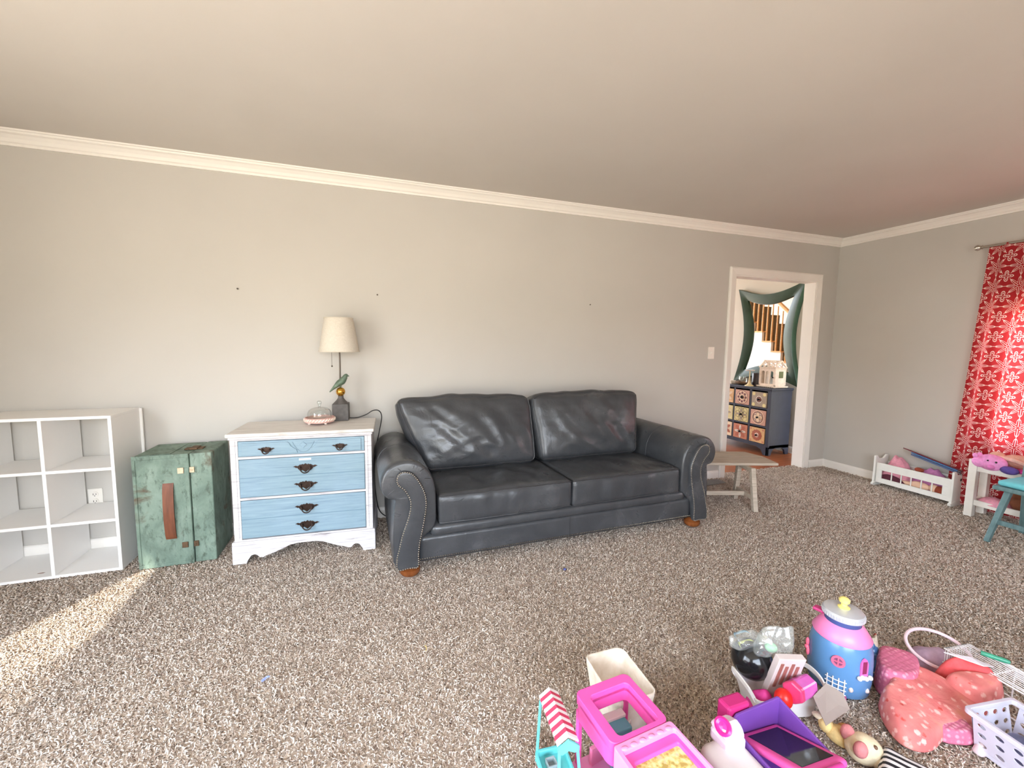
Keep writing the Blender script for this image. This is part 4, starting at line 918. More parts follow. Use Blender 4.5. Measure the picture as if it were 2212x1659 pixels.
M_SHW = flat('white_toy_shelf_paint', rgb(232, 228, 220), .45, var=.03)
ts = thing('toy_shelf', 'low white wooden toy shelf on square legs in front of the red curtain', 'shelf', (4.468, -1.35, 0))
for x in (0, .165):
    for y in (0, -.85): MB().box(x-.024, x+.024, y-.024, y+.024, 0, .455).build('leg', M_SHW, ts, bevel=.003)
for z in (.115, .385):
    MB().box(-.012, .012, -.826, -.024, z-.022, z+.022).build('rail', M_SHW, ts, bevel=.003); MB().box(.153, .177, -.826, -.024, z-.022, z+.022).build('rail', M_SHW, ts, bevel=.003)
    MB().box(.012, .153, -.85, .02, z-.008, z+.004).build('shelf_board', M_SHW, ts); 
    for y in (0, -.85): MB().box(.024, .141, y-.012, y+.012, z-.022, z+.022).build('end_rail', M_SHW, ts, bevel=.003)
M_PIG, M_HOT, M_LILAC, M_BEIGE, M_BROWN, M_WHITEP = soft('orchid_pink_plush', (232, 150, 206), 0), flat('hot_pink_plastic', rgb(226, 66, 168), .3), soft('lilac_cloth', (92, 74, 148), 0), soft('beige_plush', (214, 166, 146), 0), soft('brown_plush', (120, 68, 42), 0), soft('white_plush', (226, 216, 224), 0)
pg = thing('plush_pig', 'orchid pink plush pig hanging its head over the left end of the white toy shelf', 'plush toy', (4.475, -1.44, .395))
MB().ball((0, 0, .055), (.055, .085, .062), 20, 14).ball((-.022, .055, .050), (.042, .045, .042), 16, 10).build('body', M_PIG, pg, True)
for s in (-1, 1): MB().ball((-.01+s*.03, .078, .095), (.012, .016, .02), 10, 8).build('ear', M_PIG, pg, True)
MB().ball((-.055, -.045, .072), .007, 8, 6).ball((-.056, .0, .076), .006, 8, 6).build('eye', M_DARKSLOT, pg, True)
MB().ball((-.055, -.02, .03), (.014, .022, .016), 12, 8).build('snout', soft('pig_snout', (214, 120, 180), 0), pg, True)
o = MB(); o.ball((0, 0, .02), (.034, .075, .022), 18, 10).ball((0, -.06, .03), (.02, .02, .016), 10, 8); o = o.build('toy_shoe', M_HOT, None, True, loc=(4.515, -1.60, .392)); tag(o, 'glossy hot pink toy right of the plush pig on the toy shelf', 'toy')
o = MB(); o.ball((0, 0, .03), (.03, .05, .03), 14, 10); o = o.build('soft_toy', M_LILAC, None, True, loc=(4.452, -1.545, .39)); tag(o, 'small violet and white soft toy hanging over the shelf edge below the hot pink toy', 'soft toy')
pl = thing('plush_bear', 'beige plush animal lying along the top of the white toy shelf', 'plush toy', (4.57, -1.50, .39))
MB().ball((0, -.05, .085), (.05, .10, .05), 18, 12).ball((.0, .07, .09), (.045, .05, .045), 16, 10).tube([(-.03, -.12, .08), (-.07, -.20, .06)], [.024, .018], 10).build('body', M_BEIGE, pl, True)
MB().tube([(-.03, .06, .10), (-.06, -.04, .10), (-.05, -.13, .07)], [.014, .016, .013], 10).build('scarf', soft('peach_scarf', (232, 190, 176), 0), pl, True)
o = MB(); o.ball((0, 0, .07), (.05, .085, .075), 18, 12).ball((-.03, .07, .035), (.035, .05, .035), 14, 10).ball((-.01, -.05, .14), (.035, .04, .035), 14, 10); o = o.build('plush_dog', M_WHITEP, None, True, loc=(4.53, -1.72, .392)); tag(o, 'white plush toy right of the beige one on the toy shelf', 'plush toy')
heap('toy_cloth', 'pink cloth lying at the left end of the lower toy shelf', 'cloth', [(4.485, -1.38), (4.60, -1.38), (4.60, -1.54), (4.46, -1.535), (4.455, -1.46)], .05, M_BLPINK, .120, 21)
o = MB(); o.ball((0, 0, .055), (.05, .05, .055), 18, 12).ball((-.02, .01, .115), (.032, .032, .03), 14, 10); o = o.build('plush_toy', M_BROWN, None, True, loc=(4.53, -1.59, .119)); tag(o, 'brown plush on the lower toy shelf beside the pink cloth, behind the teal chair leg', 'plush toy')
o = MB(); o.ball((0, 0, .05), (.045, .05, .05), 18, 12).ball((-.02, -.03, .10), (.03, .03, .03), 14, 10); o = o.build('plush_toy', soft('tan_plush', (150, 96, 58), 0), None, True, loc=(4.53, -1.71, .119)); tag(o, 'tan plush farther right on the lower toy shelf, past the teal chair leg', 'plush toy')

M_TEALP = wood('chalky_teal_paint', rgb(82, 112, 116), rgb(108, 138, 140), .6, (8, 8, 2), 5)
M_TEALC = flat('aqua_cushion', rgb(110, 196, 206), .85, var=.06, sc=30, bump=.2)
ch = thing('chair', 'chalky teal wooden child chair with splayed legs at the right edge of the photo', 'chair', (4.235, -1.80, 0))
MB().box(-.165, .165, -.19, .185, .345, .375).build('seat', M_TEALP, ch, bevel=.008)
for sx_, sy in ((-1, 1), (1, 1), (-1, -1), (1, -1)):
    MB().bar((sx_*.125 if sx_ < 0 else .09, sy*.115, .346), (sx_*.262 if sx_ < 0 else .175, sy*.14, 0), .040, .032, (0, 1, 0), w2=.030, h2=.026).build('leg', M_TEALP, ch, bevel=.004)
MB().bar((-.205, .128, .140), (-.205, -.128, .140), .022, .032).build('stretcher', M_TEALP, ch, bevel=.003)
for y in (.150, -.16): MB().bar((.15, y, .37), (.185, y, .62), .030, .030).build('back_post', M_TEALP, ch, bevel=.003)
for k in range(3): MB().bar((.153+.011*k+.008, -.15, .43+.08*k), (.153+.011*k+.008, .145, .43+.08*k), .016, .045).build('back_slat', M_TEALP, ch, bevel=.003)
vs, fs, _ = rbox(.30, .33, .035, .015, 20, 20, 4, (.002, .002, .010), .003, 14, 4); o = MB().add(place(vs, T(0, 0, .0215)), fs).build('seat_cushion', M_TEALC, None, True, angle=180, loc=(4.225, -1.80, .376)); tag(o, 'flat aqua seat cushion on the teal child chair', 'cushion')

# ------------------------------------------------------------------ toys on the carpet in the foreground
def P_(n, c, r=.35, v=.03): return flat(n, rgb(*c), r, var=v)
M_PINKH, M_PINKL, M_AQUA, M_WHT, M_RED = P_('hot_pink_plastic_toy', (236, 88, 170)), P_('light_pink_plastic', (240, 150, 200)), P_('aqua_plastic', (98, 196, 196)), P_('white_toy_plastic', (238, 234, 232)), P_('awning_red', (206, 58, 92), .5)
M_BLK = P_('glossy_black', (24, 24, 26), .15)
def ringed(m, outer, inner, z0, z1, mi=0):
    """flat plate with a hole: outer and inner loops of equal length"""
    n = len(outer); rows = [[(p[0], p[1], z1) for p in inner], [(p[0], p[1], z1) for p in outer], [(p[0], p[1], z0) for p in outer], [(p[0], p[1], z0) for p in inner], [(p[0], p[1], z1) for p in inner]]
    return m.strip(rows, mi, True)
def rrect(x0, x1, y0, y1, r, n=5):
    p = []
    for cx, cy, a in ((x1-r, y1-r, 0), (x0+r, y1-r, 90), (x0+r, y0+r, 180), (x1-r, y0+r, 270)):
        p += [(cx+r*math.cos(math.radians(a+90*i/n)), cy+r*math.sin(math.radians(a+90*i/n))) for i in range(n+1)]
    return p
# pink doll camper
dc = thing('doll_camper', 'big hot pink doll camper toy with open roof frame and yellow bed', 'toy camper', (.692, -2.325, 0), .084)
m = MB(); ringed(m, rrect(-.098, .098, -.010, .180, .020), rrect(-.066, .074, .004, .148, .014), .222, .25); ringed(m, rrect(-.098, .098, -.010, .180, .030), rrect(-.088, .088, -.002, .170, .026), .175, .235)
ringed(m, rrect(-.070, .078, .0, .152, .016), rrect(-.066, .074, .004, .148, .014), .19, .235); m.build('roof_frame', M_PINKH, dc, True, angle=35, bevel=.004)
m = MB()
for x, y in ((-.088, .165), (.088, .165), (.090, .01)): m.bar((x, y, .02), (x, y, .20), .014, .016)
m.build('frame_posts', M_PINKH, dc, bevel=.003)
MB().box(-.135, .10, -.34, .178, .006, .018).box(-.140, -.128, -.34, .02, .012, .10).box(-.128, -.122, -.34, .02, .09, .104).build('floor_tray', M_PINKL, dc, bevel=.003)
m = MB(); ringed(m, rrect(-.100, .100, -.35, -.012, .010), rrect(-.086, .092, -.34, -.036, .008), .235, .252); ringed(m, rrect(-.100, .100, -.35, -.012, .010), rrect(-.094, .094, -.344, -.018, .008), .03, .24)
m.box(-.098, .098, -.346, -.016, .185, .192); m.build('bed_box', M_PINKL, dc, bevel=.003)
m = MB(); ringed(m, rrect(-.088, .094, -.342, -.034, .008), rrect(-.070, .080, -.325, -.062, .006), .215, .238); m.box(-.084, .088, -.050, -.036, .19, .236); m.build('bed_rim', M_PINKH, dc, bevel=.003)
m = MB()
for k in range(6): m.ball((-.075+.03*k, -.030, .252), (.011, .007, .003), 10, 6)
m.build('embossed_hearts', M_PINKL, dc, True)
def yellowmat():
    mm = Mat('yellow_print_bedding', rgb(232, 206, 110), .8); f = mm.noise(70, 3); g = mm.noise(45, 2)
    c = mm.ramp(f, [(.38, rgb(176, 150, 78)), (.5, rgb(214, 196, 120)), (.62, rgb(226, 214, 156))]); mm.color(mm.mix(mm.ramp(g, [(.58, (0, 0, 0, 1)), (.64, (1, 1, 1, 1))]), c, rgb(214, 186, 150))); return mm.m
MB().box(-.070, .080, -.325, -.062, .222, .228).build('bedding', yellowmat(), dc)
MB().add([(-.050, -.25, .230), (.004, -.20, .230), (-.022, -.140, .230), (-.058, -.19, .230), (-.050, -.25, .2285), (.004, -.20, .2285), (-.022, -.140, .2285), (-.058, -.19, .2285)], [(0,1,2,3), (7,6,5,4), (0,4,5,1), (1,5,6,2), (2,6,7,3), (3,7,4,0)]).build('white_card', P_('off_white_card', (226, 220, 206), .7), dc)
MB().lathe([(0, 0), (.020, .0), (.022, .002), (0, .003)], 24, M=T(-.1005, -.10, .185) @ R(-90, 'Y'), sxy=(1.6, .8)).build('oval_sticker', P_('sticker_white', (246, 232, 244)), dc)
# things inside the camper
o = MB().box(-.034, .034, -.030, .030, 0, .125).build('toy_sink', P_('teal_matte_plastic', (96, 168, 176), .5), None, bevel=.004, loc=(.712, -2.192, .018)); o.rotation_euler.z = .05; o2 = MB().box(-.036, .036, .006, .032, .125, .135).build('counter_top', M_WHT, o, bevel=.002); tag(o, 'teal toy kitchen block with white counter inside the pink camper', 'toy furniture')
def toychair(x, y, rz, lab):
    r = thing('toy_chair', lab, 'toy chair', (x, y, .018), rz, None)
    MB().box(-.022, .022, -.022, .022, .040, .046).build('seat', M_WHT, r, bevel=.001)
    MB().box(-.022, -.017, .018, .022, .04, .10).box(.017, .022, .018, .022, .04, .10).box(-.022, .022, .018, .022, .095, .102).box(-.017, .017, .018, .022, .07, .076).build('backrest', M_WHT, r)
    for sx_ in (-1, 1):
        for sy in (-1, 1): MB().bar((sx_*.019, sy*.019, 0), (sx_*.019, sy*.019, .041), .005, .005).build('leg', M_WHT, r)
toychair(.762, -2.205, .5, 'white doll chair under the right side of the camper roof, by the teal block')
o = MB().box(-.03, .03, -.006, .006, 0, .055).box(-.026, .026, -.0062, .0062, .012, .043).build('photo_stand', P_('pink_clear_plastic', (232, 130, 170)), None, loc=(.655, -2.178, .018)); o.rotation_euler.z = .2; tag(o, 'small pink toy frame standing at the back of the camper, left of the chairs', 'toy')
hp = [(.62, -2.43), (.60, -2.33), (.64, -2.30), (.655, -2.38), (.645, -2.45)]
heap('doll_hair', 'dark plum doll hair heaped beneath the left edge of the camper roof', 'doll', hp, .07, P_('dark_hair', (44, 32, 40), .4, .25), .019, 33)
heap('toy_bag', 'shiny steel blue toy bag left of the camper beside the awning stall', 'toy', [(.548, -2.30), (.60, -2.29), (.605, -2.38), (.56, -2.40)], .09, P_('steel_blue_vinyl', (76, 112, 128), .25, .2), .019, 36)
heap('doll_outfit', 'black and mauve doll clothes right of the teal block inside the camper', 'doll clothes', [(.745, -2.30), (.775, -2.26), (.782, -2.33), (.75, -2.345)], .05, P_('mauve_black', (70, 54, 64), .6, .5), .019, 38)

# striped awning market stall
ms_ = thing('toy_stall', 'toy market stall with red and white striped awning on aqua posts', 'toy stall', (.502, -2.20, 0), -.091)
m = MB(); n = 13
for k in range(n):
    y0, y1 = -.0825+.165*k/n, -.0825+.165*(k+1)/n
    m.add([(-.031, y0, .232), (0, y0, .254), (.031, y0, .232), (.031, y0, .226), (0, y0, .247), (-.031, y0, .226), (-.031, y1, .232), (0, y1, .254), (.031, y1, .232), (.031, y1, .226), (0, y1, .247), (-.031, y1, .226)],
          [(0,1,7,6), (1,2,8,7), (2,3,9,8), (3,4,10,9), (4,5,11,10), (5,0,6,11), (0,5,4,1), (1,4,3,2), (6,7,10,11), (7,8,9,10)], k % 2)
m.build('striped_awning', [M_WHT, M_RED], ms_)
MB().prism([(-.031, .222), (0, .244), (.031, .222), (.031, .210), (.018, .205), (0, .214), (-.018, .205), (-.031, .210)], 'xz', -.090, -.083).build('awning_front', M_AQUA, ms_)
for x, y, xb, yb_ in ((-.026, -.085, -.034, -.115), (.026, -.085, .034, -.115), (-.028, .075, -.046, .05)): MB().tube([(x, y, .222), (xb, yb_, .05)], .0045, 8).build('post', M_AQUA, ms_, True)
m = MB(); ringed(m, rrect(-.052, .046, -.21, .055, .012), rrect(-.044, .038, -.20, .046, .010), .06, .082); m.box(-.05, .044, -.205, .05, .058, .064); m.build('counter_tray', M_AQUA, ms_, bevel=.002)
MB().box(-.048, .042, -.20, .045, .012, .058).build('stall_body', P_('cherry_body', (206, 50, 84), .35), ms_, bevel=.008)
MB().ball((-.049, -.12, .036), (.003, .014, .012), 14, 8).build('round_eye', M_WHT, ms_, True)
for sy in (-.16, .0):
    for x in (-.042, .034): MB().lathe([(0, 0), (.014, .0), (.015, .004), (.014, .010), (0, .010)], 18, M=T(x, sy, .0135) @ R(90, 'Y')).build('wheel', M_WHT, ms_)
M_GREYP = P_('grey_translucent_plastic', (150, 166, 168), .3, .2)
for (dx, dy, w, d, lab) in ((-.012, .010, .030, .030, 'small grey toy crate in the stall tray, farthest back'), (-.008, -.035, .026, .022, 'small pale toy crate in the stall tray, second from the back')):
    o = MB(); ringed(o, rrect(-w/2, w/2, -d/2, d/2, .003, 2), rrect(-w/2+.003, w/2-.003, -d/2+.003, d/2-.003, .002, 2), .002, .018); o.box(-w/2+.001, w/2-.001, -d/2+.001, d/2-.001, 0, .003); o = o.build('toy_crate', M_GREYP, None, loc=(.502+dx-.091*-dy*0, -2.20+dy, .0645)); tag(o, lab, 'toy crate', 'crates in the toy stall')
for k, (dx, dy) in enumerate(((-.010, -.085), (.012, -.088), (.002, -.115))):
    o = MB().lathe([(0, 0), (.012, .002), (.014, .010), (.009, .020), (0, .024)], 14).build('toy_cupcake', P_('pink_icing_%d' % k, ((226, 96, 130), (196, 80, 120), (238, 190, 190))[k], .4), None, True, loc=(.502+dx, -2.20+dy, .0645)); tag(o, ('coral pink toy cupcake in the stall tray, left one', 'raspberry pink toy cupcake in the stall tray, right one', 'pale pink toy cupcake at the front of the stall tray')[k], 'toy cupcake', 'cupcakes in the toy stall')

# cream fabric lined basket
def canvas():
    mm = Mat('cream_canvas', rgb(232, 222, 204), .9); f = mm.noise(26, 4, (1, 1, 1), .5); mm.color(mm.ramp(f, [(.3, rgb(220, 208, 188)), (.7, rgb(238, 230, 216))])); mm.bump(f, .5, .006); return mm.m
bk = thing('fabric_basket', 'cream canvas lined basket behind the pink camper', 'basket', (.812, -2.045, 0), -.038)
lv = [(.004, .78), (.05, .84), (.10, .92), (.15, .985), (.163, 1.0), (.167, .97), (.160, .93), (.10, .86), (.02, .76)]
rows = []
for z, k in lv:
    r_ = rrect(-.080*k, .080*k, -.112*k, .112*k, .026*k, 6); rows.append([(x+.002*noise.noise(Vector((x*40, y*40, z*30))), y+.002*noise.noise(Vector((y*40, x*40, z*30))), z+.003*noise.noise(Vector((x*25, y*25, 2)))) for x, y in r_])
m = MB().strip(rows, close_u=True); m.add(rows[-1], [tuple(range(len(rows[-1])))]); m.add(rows[0], [tuple(range(len(rows[0])))]); m.build('canvas_liner', canvas(), bk, True, angle=180)
heap('doll_dress', 'pinkish doll clothes at the bottom of the cream basket', 'doll clothes', [(.76, -2.00), (.85, -2.00), (.855, -2.12), (.765, -2.13)], .045, soft('peach_pink_cloth', (214, 140, 126), 0), .024, 41)

# white toy case with purple tray, holding a pink tablet
tcx = thing('toy_case', 'white toy case with violet tray and magenta knob, holding a pink tablet', 'toy case', (1.09, -2.50, 0), .0)
M_CASE = P_('white_case_plastic', (222, 214, 212), .35)
vs, fs, _ = rbox(.13, .40, .185, .03, 14, 24, 12); m = MB().add(place(vs, T(-.160, -.055, .097)), fs); m.box(-.10, .094, -.25, .142, .006, .075); m.build('case_body', M_CASE, tcx, True, angle=60)
M_VIO = P_('violet_plastic', (112, 66, 152), .5)
m = MB(); m.prism([(-.092, .07), (.098, .07), (.098, .225), (.090, .232), (-.075, .222), (-.092, .205)], 'xz', .146, .154)
m.prism([(-.25, .07), (.154, .07), (.154, .228), (-.02, .195), (-.25, .13)], 'yz', .091, .098); m.prism([(-.25, .07), (.154, .07), (.154, .21), (.10, .192), (-.25, .17)], 'yz', -.097, -.090); m.box(-.092, .094, -.25, .15, .075, .082); m.build('violet_tray', M_VIO, tcx, bevel=.002)
MB().box(-.172, -.105, .085, .155, .175, .215).prism([(.085, .212), (.155, .212), (.155, .232), (.12, .245), (.10, .240)], 'yz', -.172, -.105).build('knob_block', P_('pale_pink_block', (240, 218, 236), .35), tcx, bevel=.010)
MB().lathe([(0, .010), (.010, .008), (.016, .012), (.021, .008), (.022, -.004), (0, -.004)], 28, M=T(-.160, .118, .238) @ R(28, 'X') @ R(-38, 'Y'), sxy=(1, 1.15)).build('round_knob', P_('magenta_plastic', (220, 40, 130), .25), tcx, True)
MB().box(-.095, -.012, .158, .205, .12, .236).build('magenta_block', P_('deep_magenta', (190, 40, 112), .45), tcx, bevel=.008)
tb = thing('tablet', 'pink framed child tablet with dark screen propped in the violet tray', 'tablet')
tb.matrix_world = T(1.098, -2.452, .192) @ R(2.4, 'Z') @ R(-21, 'X') @ R(4.5, 'Y')
vs, fs, _ = rbox(.162, .212, .022, .010, 24, 24, 6); MB().add(place(vs, T(0, 0, -.010)), fs).build('bumper_case', P_('bubblegum_pink_foam', (226, 84, 158), .6), tb, True, angle=180)
ms2 = Mat('dark_screen', rgb(26, 24, 34), .08)
MB().box(-.060, .060, -.083, .083, .0008, .0022).build('screen', ms2.m, tb, bevel=.002)
MB().tube([(-.045, -.112, -.006), (.045, -.112, -.006)], .009, 10).build('handle', P_('pink_handle', (206, 60, 140), .5), tb, True)

# white plastic caddy full of bits
cy = thing('plastic_caddy', 'white plastic caddy with open handles, stuffed with a black ball and small toys', 'caddy', (1.39, -2.185, 0), -.25)
m = MB(); ro = []
for z, k in ((.004, .80), (.05, .90), (.085, 1.0), (.085, .96), (.05, .86), (.010, .77)): ro.append([(x, y, z) for x, y in rrect(-.125*k, .125*k, -.075*k, .075*k, .02*k, 4)])
m.strip(ro, close_u=True); m.add(ro[-1], [tuple(range(24+4))[:len(ro[-1])]]); m.add(ro[0], [tuple(range(len(ro[0])))]); m.build('tub', M_WHT, cy, True, angle=50)
for s in (-1, 1):
    pts = smooth_poly([(s*.118, -.055, .075), (s*.140, -.050, .112), (s*.146, 0, .122), (s*.140, .050, .112), (s*.118, .055, .075)], 5, False)
    MB().strip([[(p.x-.003, p.y, p.z-.010), (p.x+.003, p.y, p.z-.010), (p.x+.003, p.y, p.z+.008), (p.x-.003, p.y, p.z+.008)] for p in pts], close_u=True).build('handle', M_WHT, cy, bevel=.002)
o = MB().ball((0, 0, 0), .070, 28, 18).build('toy_ball', M_BLK, None, True, angle=180, loc=(1.342, -2.118, .142)); tag(o, 'glossy black ball resting in the back left of the white caddy', 'ball')
bx = thing('patterned_box', 'tall see-through box with brown bars standing tilted in the white caddy', 'box'); bx.matrix_world = T(1.385, -2.200, .095) @ R(-14, 'Z') @ R(12, 'X') @ R(6, 'Y')
M_CLR = P_('cloudy_pvc', (206, 192, 188), .2, .05)
MB().box(-.052, .052, -.012, .012, -.05, .130).build('carton', M_CLR, bx, bevel=.002)
for k in range(4): MB().box(-.040+.021*k, -.028+.021*k, -.0145, -.0118, .005+.01*(k % 2), .110-.012*(k % 2)).build('brown_bar', P_('brown_print', (150, 92, 82), .5), bx, bevel=.001)
def film():
    mm = Mat('clear_film', (1, 1, 1, 1), .1); tp = mm.node('ShaderNodeBsdfTransparent'); tp.inputs[0].default_value = (.95, .97, .96, 1); gl = mm.node('ShaderNodeBsdfGlossy'); gl.inputs['Roughness'].default_value = .12; df = mm.node('ShaderNodeBsdfDiffuse'); df.inputs[0].default_value = (.85, .88, .86, 1)
    a = mm.node('ShaderNodeMixShader'); a.inputs[0].default_value = .5; mm.link(gl.outputs[0], a.inputs[1]); mm.link(df.outputs[0], a.inputs[2])
    b = mm.node('ShaderNodeMixShader'); b.inputs[0].default_value = .28; mm.link(tp.outputs[0], b.inputs[1]); mm.link(a.outputs[0], b.inputs[2]); mm.link(b.outputs[0], mm.o.inputs[0]); return mm.m
def baggy(w, h, d, seed):
    vs, fs, _ = rbox(w, d, h, .01, 22, 8, 22, (.0, .006, 0), .010, 22, seed, lambda p, a, b, c: Vector((p.x*(1-.15*c), p.y*(1-.75*max(0, c)), p.z+.014*a*max(0, c)))); return vs, fs
M_FILM = film()
bgc = thing('clear_bag', 'crinkled clear plastic bag with a mint green candy, draped over the caddy', 'bag'); bgc.matrix_world = T(1.372, -2.165, .218) @ R(-25, 'Z') @ R(10, 'Y')
vs, fs = baggy(.11, .11, .05, 51); MB().add(place(vs, T(.01, 0, .025)), fs).build('film', M_FILM, bgc, True, angle=180)
MB().ball((.0, -.005, .0), (.022, .016, .017), 16, 10).build('mint_candy', P_('mint_green', (160, 222, 172), .4), bgc, True)
o = MB(); vs, fs = baggy(.10, .07, .045, 61); o.add(place(vs, R(72, 'X')), fs); o = o.build('clear_bag', M_FILM, None, True, angle=180, loc=(1.315, -2.12, .222)); tag(o, 'clear plastic wrapper lying over the top of the black ball', 'wrapper')
for k, (x, y, z, c, lab) in enumerate(((1.310, -2.13, .208, (206, 214, 120), 'lime yellow curl of ribbon on the black ball'), (1.335, -2.085, .208, (150, 190, 214), 'pale blue ribbon scrap behind the lime one on the black ball'))):
    o = MB().strip([[(.035*math.cos(t), .016*math.sin(t)*1.5, .004*math.sin(3*t)-.001), (.035*math.cos(t), .016*math.sin(t)*1.5+.008, .004*math.sin(3*t)+.002)] for t in [PI*i/12 for i in range(13)]]).build('ribbon', P_('ribbon_%d' % k, c, .4), None, True, solid=.001, loc=(x, y, z)); tag(o, lab, 'ribbon')
o = MB().ball((0, 0, 0), (.028, .028, .034), 22, 14).build('toy_egg', P_('bright_red_plastic', (226, 34, 28), .35), None, True, angle=180, loc=(1.325, -2.262, .108)); tag(o, 'bright red egg shaped toy at the front of the white caddy', 'toy egg')
gb = thing('toy_gift', 'shiny pink and mauve six sided toy box lying across the right of the caddy', 'toy box'); gb.matrix_world = T(1.405, -2.262, .125) @ R(12, 'Z') @ R(8, 'Y')
hx = [(.036*math.cos(PI/3*i+.3), .036*math.sin(PI/3*i+.3)) for i in range(6)]
MB().prism(hx, 'yz', -.055, .055).build('box_body', P_('orchid_mauve', (206, 92, 176), .22, .08), gb, bevel=.006)
MB().prism([(a*1.02, b*1.02) for a, b in hx], 'yz', -.060, -.035).build('end_cap', P_('rose_cap', (214, 62, 112), .3), gb, bevel=.006)
o = MB(); vs = [(-.085, -.03, .0), (.06, -.05, -.012), (.085, -.015, .004), (.055, .03, .018), (-.03, .035, .012)]
o.add([Vector(v) for v in vs]+[Vector(v)+Vector((0, 0, .003)) for v in vs], [(4,3,2,1,0), (5,6,7,8,9)]+[(i, (i+1) % 5, 5+(i+1) % 5, 5+i) for i in range(5)]); o = o.build('card_flap', P_('grey_card', (160, 146, 138), .6), None, bevel=.001, loc=(1.46, -2.315, .098)); o.rotation_euler = (.25, -.1, .25); tag(o, 'grey folded card sticking out of the right front of the white caddy', 'card')
heap('toy_cloth', 'hot pink scrap of cloth below the black ball in the white caddy', 'cloth', [(1.28, -2.15), (1.34, -2.17), (1.345, -2.235), (1.285, -2.22)], .075, P_('fuchsia_cloth', (224, 60, 150), .6), .012, 55)

# blue jar toy house
jr = thing('jar_house', 'blue jar shaped toy house with pink collar and silver lid', 'toy house', (1.715, -2.187, 0), math.radians(-30))
M_JAR = flat('blue_jar_plastic', rgb(92, 138, 186), .22, var=.06, sc=6); M_JDARK = flat('navy_neck', rgb(70, 84, 140), .3)
MB().lathe([(0, .004), (.082, .004), (.096, .016), (.101, .06), (.101, .13), (.098, .17), (.088, .210), (.070, .240), (.062, .25)], 48).build('jar_body', M_JAR, jr, True, angle=180)
MB().lathe([(.092, .208), (.094, .214), (.074, .246), (.058, .262), (.056, .258), (.070, .238)], 48).build('collar', P_('collar_pink', (238, 134, 188), .35), jr, True, angle=60)
MB().lathe([(.057, .255), (.057, .285)], 40).build('neck', M_JDARK, jr, True)
MB().lathe([(.064, .282), (.067, .284), (.067, .300), (.063, .306), (.045, .311), (0, .313)], 48).build('lid', flat('silver_lid', rgb(206, 208, 214), .3, .35, var=.04), jr, True, angle=30)
m = MB()
for k in range(44): a = 2*PI*k/44; m.box(.0665, .0685, -.0022, .0022, .286, .298, M=Matrix.Rotation(a, 4, 'Z'))
o = m.build('lid_ribs', flat('silver_rib', rgb(214, 214, 220), .3, .35), jr); 
MB().lathe([(.018, .312), (.020, .316), (.010, .322), (.010, .330), (.017, .336), (.018, .346), (.010, .354), (0, .355)], 24).build('lid_knob', P_('cream_yellow', (236, 222, 130), .35), jr, True)
def onjar(phi, z, r=.101): return T(0, 0, 0) @ Matrix.Rotation(phi, 4, 'Z') @ T(r, 0, z) @ R(90, 'Y')
f0 = math.atan2(-.92-.11, -1.715)+math.radians(30)   # direction from the jar to the camera, jar frame
m = MB(); m.lathe([(.014, 0), (.0215, 0), (.0215, .005), (.014, .005), (.014, 0)], 24, M=onjar(f0-.02, .150, .098)); wn = m.build('round_window', P_('coral_pink_trim', (230, 108, 140), .35), jr)
MB().lathe([(0, 0), (.015, 0), (.015, .002), (0, .002)], 20, M=onjar(f0-.02, .150, .099)).build('window_pane', P_('plum_pane', (128, 78, 110), .2), wn)
MB().box(-.0022, .0022, -.015, .015, 0, .0045, M=onjar(f0-.02, .150, .099)).box(-.015, .015, -.0022, .0022, 0, .0045, M=onjar(f0-.02, .150, .099)).build('window_bars', P_('coral_pink_trim', (230, 108, 140), .35), wn)
Mw = onjar(f0+.80, .150, .0985)
aw = MB().prism([(-.036, -.015), (-.036, .015), (.010, .015), (.026, .008), (.032, 0), (.026, -.008), (.010, -.015)], 'xy', 0, .005)
aw.v = [tuple(Mw @ Vector((-p[0], p[1], p[2]))) for p in aw.v]; aw = aw.build('arched_window', P_('orchid_trim', (214, 104, 176), .35), jr)
MB().box(-.020, .026, -.008, .008, .004, .006, M=Mw).build('window_pane', P_('maroon_pane', (132, 40, 84), .25), aw)
m = MB()
for dy in (-.020, -.008, .006, .022): m.ball(Mw @ Vector((.040+.003*math.sin(dy*300), dy, .008)), .0085, 10, 7)
m.build('white_flowers', M_WHT, aw, True)
m = MB()
for i in range(4):
    a = f0-.30+i*.17; p = Vector((.103*math.cos(a), .103*math.sin(a), 0)); m.tube([p+Vector((0, 0, .018)), p+Vector((0, 0, .088))], .0021, 6)
for z in (.03, .046, .062, .078): m.tube([(.104*math.cos(f0-.36+t*.63), .104*math.sin(f0-.36+t*.63), z) for t in [i/8 for i in range(9)]], .0018, 6)
m.build('white_trellis', M_WHT, jr, True)
m = MB(); rw = []
for i in range(13): a = f0-.40+i*.058; rw.append([(r*math.cos(a), r*math.sin(a), z) for r, z in ((.099, .006), (.106, .006), (.106, .024), (.099, .026))])
m.strip(rw, close_u=True); m.build('pink_door_base', P_('rose_step', (186, 84, 138), .4), jr, True)
Mb2 = onjar(f0-1.22, .125, .100)
MB().ball(Mb2 @ Vector((-.018, -.004, .006)), (.007, .007, .018), 10, 8).ball(Mb2 @ Vector((.014, .006, .006)), (.007, .007, .017), 10, 8).ball(Mb2 @ Vector((0, 0, .008)), .009, 10, 8).build('bow', P_('coral_bow', (236, 110, 138), .35), jr, True)
MB().bar((-.060*math.cos(.2-f0)*0+.060*math.cos(f0-1.9), .060*math.sin(f0-1.9), .262), (.098*math.cos(f0-1.9), .098*math.sin(f0-1.9), .262), .030, .012).build('collar_tab', P_('raspberry_tab', (206, 60, 130), .35), jr, bevel=.004)
